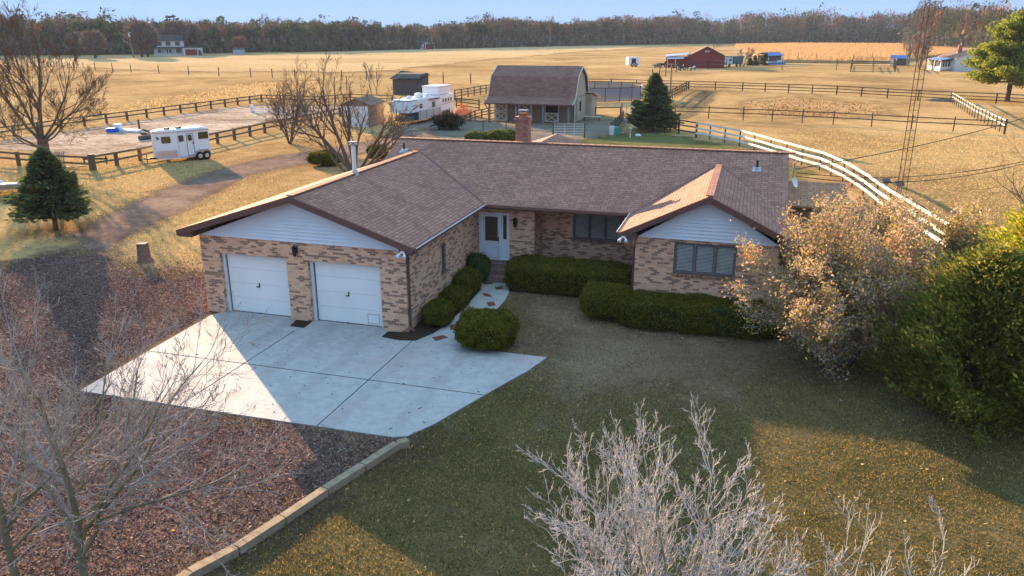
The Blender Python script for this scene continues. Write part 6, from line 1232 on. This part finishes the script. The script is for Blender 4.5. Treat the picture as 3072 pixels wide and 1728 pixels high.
mb = MB(); mb.box((0, 0, .45), (.12, .5, .9)); mb.box((B[0], B[1], .3), (.12, .5, .6)); mb.beam((0, 0, .5), (B[0], B[1], .38), .06, .12); mb.beam((0, 0, .15), (B[0], B[1], .12), .06, .12); obj('rail', mb, 'trim_white', root)
# leaning pickets left of the corner
gx, gy = GT(1, 455, 1262); root = thing('picket_panel', 'grey picket panels leaning upright beside the big bare tree', 'picket panel', (gx, gy, 0), R(-15))
for k in range(7): mb = MB(); mb.beam((-.5 + .16 * k, (k % 3) * .06, 0), (-.56 + .17 * k, .15 + (k % 3) * .05, 1.05 + .08 * math.sin(k * 3)), .09, .03); obj('picket', mb, 'post_blue', root)
gx, gy = GT(1, 560, 1275); root = thing('scrap_lumber', 'heap of broken boards at the foot of the fence corner', 'lumber pile', (gx, gy, 0)); rr = random.Random(4)
for k in range(9): a = rr.uniform(-.5, .5); mb = MB(); x, y = rr.uniform(-.7, .7), rr.uniform(-.3, .3); mb.beam((x - .5 * math.cos(a), y - .5 * math.sin(a), .05 + .05 * (k % 3)), (x + .5 * math.cos(a), y + .5 * math.sin(a), .12 + .05 * (k % 3)), .1, .035); obj('board', mb, 'timber_weathered', root)
# flatbed trailer with covers at the left edge
gx, gy = G(-20, 592); root = thing('flatbed_trailer', 'low trailer with pale covers cut off by the left edge of the picture', 'trailer', (gx, gy, 0), R(33)); M('cover', (.66, .60, .72), (.56, .50, .62), 1, .6)
mb = MB(); mb.box((-.5, 1.0, .45), (4.4, 1.9, .12)); mb.box((-.5, .1, .55), (4.4, .08, .2)); obj('deck', mb, 'timber_weathered', root); mb = MB(); mb.dome((-1.3, 1.3, .5), 1.7, .62, .55, 18, 5); obj('cover', mb, 'cover', root, True); mb = MB(); mb.box((.2, .25, .63), (2.8, .3, .2)); obj('side_board', mb, 'cover', root); wheels(root, [(-.9, .0, .28), (-.2, .0, .28)], .28, .2, (0, -1))
# barrel, hydrant
gx, gy = G(*zb(1670, 905)); root = thing('feed_tub', 'white and teal tub by the yard fence', 'tub', (gx, gy, 0)); mb = MB(); mb.cyl((0, 0), .22, 0, .8, 12, .26); obj('tub', mb, 'cream', root); M('teal', (.05, .30, .28), None, 3, .5); mb = MB(); mb.cyl((.35, .25), .28, 0, .72, 12); obj('liner', mb, 'teal', root)
gx, gy = G(*zb(1892, 940)); root = thing('hydrant', 'thin white yard hydrant left of the spruce', 'hydrant', (gx, gy, 0)); mb = MB(); mb.tube([(0, 0, 0), (0, 0, .8), (.12, -.1, .85)], .05, 6); mb.box((0, 0, .86), (.2, .1, .08)); obj('pipe', mb, 'cream', root)
gx, gy = G(*zb(1990, 915)); root = thing('stone', 'pale rounded stone on the grass by the spruce', 'stone', (gx, gy, 0)); mb = MB(); mb.dome((0, 0, -.03), .3, .24, .22, 10, 4); obj('stone_body', mb, 'cream', root, True)
# solar chargers on the white fence
for k, (q, z) in enumerate((((2300 + 1158 / 3.293, 500 + 330 / 3.293), .95), ((2300 + 1280 / 3.293, 500 + 400 / 3.293), 1.15))):
    gx, gy = G(*q); root = thing('solar_charger', ['tilted solar panel charger on the inner rail of the white fence', 'second solar charger box nearer the lattice mast'][k], 'solar panel', (gx, gy, 0)); mb = MB(); mb.box((0, 0, z + .15), (.45, .32, .05), .4, Matrix.Rotation(.7, 3, 'X')); obj('panel', mb, 'sash_dark', root); mb = MB(); mb.beam((0, 0, 0), (0, 0, z + .1), .05, .05); mb.box((0, .03, z), (.2, .12, .2)); obj('bracket', mb, 'metal_grey', root)
# lattice mast
mx0, my0 = G(2694, 640); root = thing('lattice_mast', 'tall thin rusty lattice radio mast rising out of the picture at right', 'mast', (mx0, my0, 0)); HM_ = 16.0; tri = [(.25 * math.cos(a), .25 * math.sin(a)) for a in (.3, 2.394, 4.489)]
for (x, y) in tri: mb = MB(); mb.tube([(x, y, 0), (x, y, HM_)], .02, 6); obj('leg', mb, 'rust', root)
mb = MB(); z = .3; k = 0
while z < HM_ - .6:
    for i in range(3): a, b = tri[i], tri[(i + 1) % 3]; mb.tube([(a[0], a[1], z), (b[0], b[1], z + .5 if (k + i) % 2 else z)], .008, 3, False); mb.tube([(a[0], a[1], z), (b[0], b[1], z)], .008, 3, False)
    z += .5; k += 1
obj('brace', mb, 'rust', root)
# cables
M('cable_black', (.02, .02, .02), None, 3, .7)
def cable(label, a, b, sag, r=.012, name='power_cable'):
    mb = MB(); a, b = Vector(a), Vector(b); pts = []
    for k in range(25): f = k / 24; q = a.lerp(b, f); q.z -= 4 * sag * f * (1 - f); pts.append(tuple(q - a))
    mb.tube(pts, r, 5, False); o = obj(name, mb, 'cable_black', None, False, tuple(a)); tag(o, label, 'cable', 'cables running right from the house'); return o
def at_dist(px, py, D): d = ray(px, py).normalized(); return Vector(CAM) + d * D
e0 = at_dist(2382, 508, 35.0); cable('upper overhead cable running from the house over the white fence to the paddock corner', e0, at_dist(3100, 345, 62), .25, .022)
cable('middle overhead cable crossing low over the tan field', e0 + Vector((.1, .1, -.15)), at_dist(3100, 478, 42), .45, .016); cable('lowest overhead cable just under the middle one', e0 + Vector((.1, .2, -.3)), at_dist(3100, 484, 41), .55, .016)
root = thing('service_mast', 'thin service mast at the right gable where the cables start', 'mast', (e0.x, e0.y, 0)); mb = MB(); mb.tube([(0, 0, 0), (0, 0, e0.z + .25), (.1, 0, e0.z + .35)], .035, 6); obj('mast_pipe', mb, 'metal_grey', root)
# ================================================================== FOREST
def forest(name, path, seed, n, depth, mix):
    """path: list of (px, base_py, top_py) in photograph pixels"""
    rng = np.random.default_rng(seed); P = np.array(path, float); V = []; Fc = []; col = []; cnt = 0
    base = np.array([G(a, b) for a, b, _ in path]); H_ = np.array([hgt(G(a, b), c) for a, b, c in path])
    kinds = [dict(c=[(.11, .083, .066), (.14, .105, .085), (.09, .07, .056), (.16, .12, .095)], bare=True), dict(c=[(.05, .07, .03), (.07, .09, .035), (.035, .05, .025), (.12, .13, .045)], bare=False), dict(c=[(.24, .10, .055), (.30, .14, .07), (.17, .08, .05)], bare=True)]
    seglen = np.linalg.norm(np.diff(base, axis=0), axis=1); cum = np.concatenate([[0], np.cumsum(seglen)])
    u = np.sort(rng.random(n)); dist = u * cum[-1]
    for i in range(n):
        s = dist[i]; j = min(np.searchsorted(cum, s) - 1, len(seglen) - 1); j = max(j, 0); f = (s - cum[j]) / max(seglen[j], 1e-6); b = base[j] * (1 - f) + base[j + 1] * f; Hh = H_[j] * (1 - f) + H_[j + 1] * f
        away = (b - np.array(CAM[:2])); away /= np.linalg.norm(away); dd = rng.random() ** 1.3 * depth; x, y = b + away * dd + rng.normal(size=2) * 1.5
        Hh = Hh * (1 + .5 * dd / np.linalg.norm(b - np.array(CAM[:2]))) * rng.uniform(.74, 1.0) * (1 + .09 * math.sin(x * .045 + y * .03) + .07 * math.sin(x * .13 + 1)) * (1.22 if rng.random() < .06 else 1)
        k = rng.choice(3, p=mix); K = kinds[k]; R_ = Hh * rng.uniform(.17, .27); m_ = 120 if K['bare'] else 95
        zc_ = rng.random(m_) ** (.75 if K['bare'] else .6); z = Hh * (.10 + .90 * zc_) if k != 1 else Hh * (.22 + .78 * zc_) if rng.random() < .6 else Hh * (.02 + .98 * zc_)
        prof = np.sqrt(np.clip(1 - ((z / Hh - .6) / .47) ** 2, .04, 1)) if k != 1 else np.sqrt(np.clip(1 - ((z / Hh - .62) / .45) ** 2, .03, 1)); a = rng.random(m_) * 6.283; rr_ = R_ * prof * rng.random(m_) ** .4
        C = np.stack([x + rr_ * np.cos(a), y + rr_ * np.sin(a), z], 1)
        if K['bare']: s1 = rng.normal(size=(m_, 3)) * np.array([.28, .28, .1]); s2 = np.stack([rng.normal(size=m_) * .5, rng.normal(size=m_) * .5, rng.uniform(.8, 2.4, m_)], 1)
        else: s1 = rng.normal(size=(m_, 3)) * .75; s2 = rng.normal(size=(m_, 3)) * np.array([.8, .8, .5])
        tri_ = np.stack([C - s1 * .5, C + s1 * .5, C + s2], 1).reshape(-1, 3); cc = palette(rng, 1, K['c'], jit=.15)[0] * rng.uniform(.75, 1.25, (m_, 1))
        V.append(tri_); col.append(np.repeat(np.clip(cc, .01, .9), 3, 0))
        m2 = 34; a = rng.random(m2) * 6.283; C2 = np.stack([x + rng.normal(size=m2) * 3.2, y + rng.normal(size=m2) * 2.5, Hh * .45 * rng.random(m2) ** 1.2], 1); s1 = rng.normal(size=(m2, 3)) * np.array([.9, .9, .2]); s2 = np.stack([rng.normal(size=m2) * .6, rng.normal(size=m2) * .6, rng.uniform(1.0, 3.0, m2)], 1)
        V.append(np.stack([C2 - s1 * .6, C2 + s1 * .6, C2 + s2], 1).reshape(-1, 3)); col.append(np.repeat(palette(rng, m2, [(.14, .11, .09), (.10, .10, .06), (.07, .085, .045), (.18, .14, .11)], jit=.2), 3, 0))
        w = .22; tv = np.array([[x - w, y, 0], [x + w, y, 0], [x, y, Hh * .8]]); V.append(tv); col.append(np.tile([.20, .17, .14], (3, 1)))
    V = np.concatenate(V); col = np.concatenate(col); o = np_mesh(name, V, np.arange(len(V)).reshape(-1, 3), M_attr('forest_leaf', .95, .15, 0.0), col=col); tag(o, kind='stuff'); return o
fl_ = [(-150, 169, 56), (40, 167, 62), (300, 164, 58), (500, 162, 60), (700, 158, 64), (900, 154, 70)]
fm_ = [(860, 157, 72), (1030, 153, 74), (1400, 145, 68), (1700, 138, 62), (1850, 135, 58)]
fr_ = [(1800, 136, 58), (2060, 132, 52), (2250, 131, 46), (2450, 130, 40), (2750, 130, 38), (2900, 134, 30)]
fe_ = [(2740, 140, 36), (2860, 150, 26), (2980, 158, 20), (3120, 165, 12), (3300, 170, 6)]
forest('forest', fl_, 101, 620, 60, [.33, .61, .06]); forest('forest', fm_, 102, 700, 80, [.32, .58, .10]); forest('forest', fr_, 103, 800, 90, [.44, .36, .20]); forest('forest', fe_, 104, 360, 50, [.45, .42, .13])
# ground under the woods so that no light field shows between trunks
for nm, path, dep in (('forest_floor', fl_, 70), ('forest_floor', fm_, 90), ('forest_floor', fr_, 100), ('forest_floor', fe_, 60)):
    bb = [Vector(G(a, b)) for a, b, _ in path]; cc_ = Vector(CAM[:2]); far_ = [b + (b - cc_).normalized() * dep * 1.4 for b in bb]; mb = MB(); mb.poly([(b.x, b.y, .06) for b in bb] + [(b.x, b.y, .06) for b in reversed(far_)]); o_ = obj(nm, mb, M('litter', (.09, .065, .045), (.05, .04, .03), .3, .95)); o_['kind'] = 'structure'
# individual trees before the woods
FT = [(t(1, 1075, 432), 180, 'broad leafless tree left of the farmhouse', 0), (t(1, 1118, 430), 215, 'leafless tree closest to the farmhouse porch', 0), (t(1, 722, 440), 255, 'leafless tree near the far left fence posts', 0), (t(1, 600, 425), 265, 'darker leafless tree left of the utility pole', 0), (t(1, 1345, 410), 170, 'tall leafless tree behind the farmhouse right end', 0), (t(1, 1450, 405), 190, 'leafless tree behind the far maroon door garage', 0), (t(1, 1815, 405), 300, 'round reddish tree above the small pale shed', 2)]
rng = np.random.default_rng(5)
for k, (bp, ty, lab, kd) in enumerate(FT):
    gx, gy = G(*bp); Hh = hgt((gx, gy), ty / 2.5156 if True else 0); root = thing('far_tree', lab, 'tree', (gx, gy, 0), 0, 'single trees before the far woods'); mb = MB(); mb.tube([(0, 0, 0), (0, 0, Hh * .6)], [.5, .15], 6, False); obj('trunk', mb, 'bark_dark', root)
    m_ = 1500; R_ = Hh * .42; a = rng.random(m_) * 6.283; z = Hh * rng.uniform(.28, 1, m_); pr_ = np.sqrt(np.clip(1 - ((z / Hh - .62) / .42) ** 2, .02, 1)); rr_ = R_ * pr_ * rng.random(m_) ** .5; C = np.stack([rr_ * np.cos(a), rr_ * np.sin(a), z], 1)
    leaves('crown', C, None, rng.uniform(.6, 1.6, m_), palette(rng, m_, [(.20, .15, .11), (.15, .11, .085)] if kd == 0 else [(.28, .14, .10), (.22, .12, .09)]), 'forest_leaf', root, aspect=9, rng=rng, droop=np.stack([np.cos(a) * .7, np.sin(a) * .7, np.full(m_, .9)], 1))
for k, (bp, tp, lab) in enumerate(((t(3, 2050, 345), 190, 'bushy green pine before the right woods, left of the cottage roof'), (t(3, 2250, 350), 130, 'darker green pine above the cottage roof'), (t(3, 2420, 380), 170, 'green pine between the cottage roof and the big pine'), (t(3, 1960, 335), 215, 'low green pine furthest left above the tall grass'))):
    gx, gy = G(*bp); Hh = hgt((gx, gy), tp / 2.5156); juniper(lab, (gx, gy), Hh, Hh * .48, 120 + k, 6500, [(.10, .13, .03), (.15, .17, .04), (.07, .09, .025)], 'green pines before the right woods', leaf=1.5)
# ================================================================== MORE GROUND COVER
nod = lambda X, Y: ~((sdist(X, Y, drive) > -.03) | (sdist(X, Y, house_fp) > -.1))
rngL = np.random.default_rng(44)
blades('leaf_litter', [(-7.5, 3), (-7.3, -.4), (-6.9, -6.4), (2.5, -6.3)] + [(x - .12, y) for x, y in eg] + [(-3, -13), (-20, -13), (-22, 2), (-12, 7)], 200000, .028, .04, [(.12, .078, .07), (.18, .125, .11), (.28, .21, .18), (.055, .036, .033), (.38, .31, .27), (.15, .08, .085)], 2, .008, mask=lambda X, Y: nod(X, Y) & (rngL.random(len(X)) < np.clip((6.2 - Y) / 4.5 + .2 * np.sin(X), 0, 1)), flat=1.6)
blades('dry_grass_tufts', [(-8, 3), (-14, 2), (-26, 8), (-44, 22), (-36, 30), (-20, 26), (-8, 14), (-7.6, 4)], 60000, .07, .03, [(.55, .38, .18), (.66, .47, .24), (.42, .28, .12), (.36, .32, .10)], 3, .0, mask=lambda X, Y: nod(X, Y) & ~(sdist(X, Y, track) > 0), flat=.9, fuzz=3)
blades('dry_grass_tufts', [(13, 12), (24, 8), (40, 30), (50, 70), (10, 60), (9, 48), (15, 38), (17, 28)], 50000, .09, .05, [(.58, .42, .19), (.70, .52, .26), (.46, .33, .14), (.40, .36, .12)], 4, .0, flat=.9, fuzz=8)
blades('fallen_leaves', vis, 2600, .02, .06, [(.42, .28, .10), (.30, .17, .07), (.5, .4, .2)], 9, .02, mask=in_drive, flat=2.0)
blades('fallen_leaves', drive, 260, .02, .05, [(.22, .13, .07), (.12, .07, .04)], 10, .037, flat=2.0)
blades('tall_grass_edge', [(x, y) for x, y in field], 110000, 1.2, .25, [(.52, .34, .15), (.44, .26, .11), (.62, .45, .24)], 5, .5, flat=.25, margin=.4)
blades('hay_stubble', [GT(1, *q) for q in [(-200, 1000), (700, 820), (1900, 620), (2400, 610), (2400, 760), (1975, 755), (1110, 850), (465, 930)]], 16000, .14, .14, [(.60, .42, .20), (.70, .50, .26), (.42, .32, .13)], 6, 0, flat=.8, fuzz=9)
clp = [GT(3, *q) for q in [(450, 760), (800, 730), (1500, 790), (1600, 850), (1200, 900), (420, 880)]]
blades('dry_clumps', clp, 900, .20, .2, [(.48, .28, .12), (.30, .17, .08), (.2, .11, .05)], 7, 0, flat=.6, fuzz=4)

# ================================================================== AIR
mt, nt, p, o_ = new_mat('haze_air'); nt.nodes.remove(p); pv = nt.nodes.new('ShaderNodeVolumePrincipled'); pv.inputs['Color'].default_value = (.62, .78, 1.0, 1); pv.inputs['Density'].default_value = .00013; pv.inputs['Anisotropy'].default_value = 0; nt.links.new(pv.outputs[0], o_.inputs['Volume'])
mb = MB(); mb.prism([(-900, -60), (900, -60), (900, 1300), (-900, 1300)], -1.0, 42.0); hz = obj('haze', mb, 'haze_air'); hz['kind'] = 'stuff'
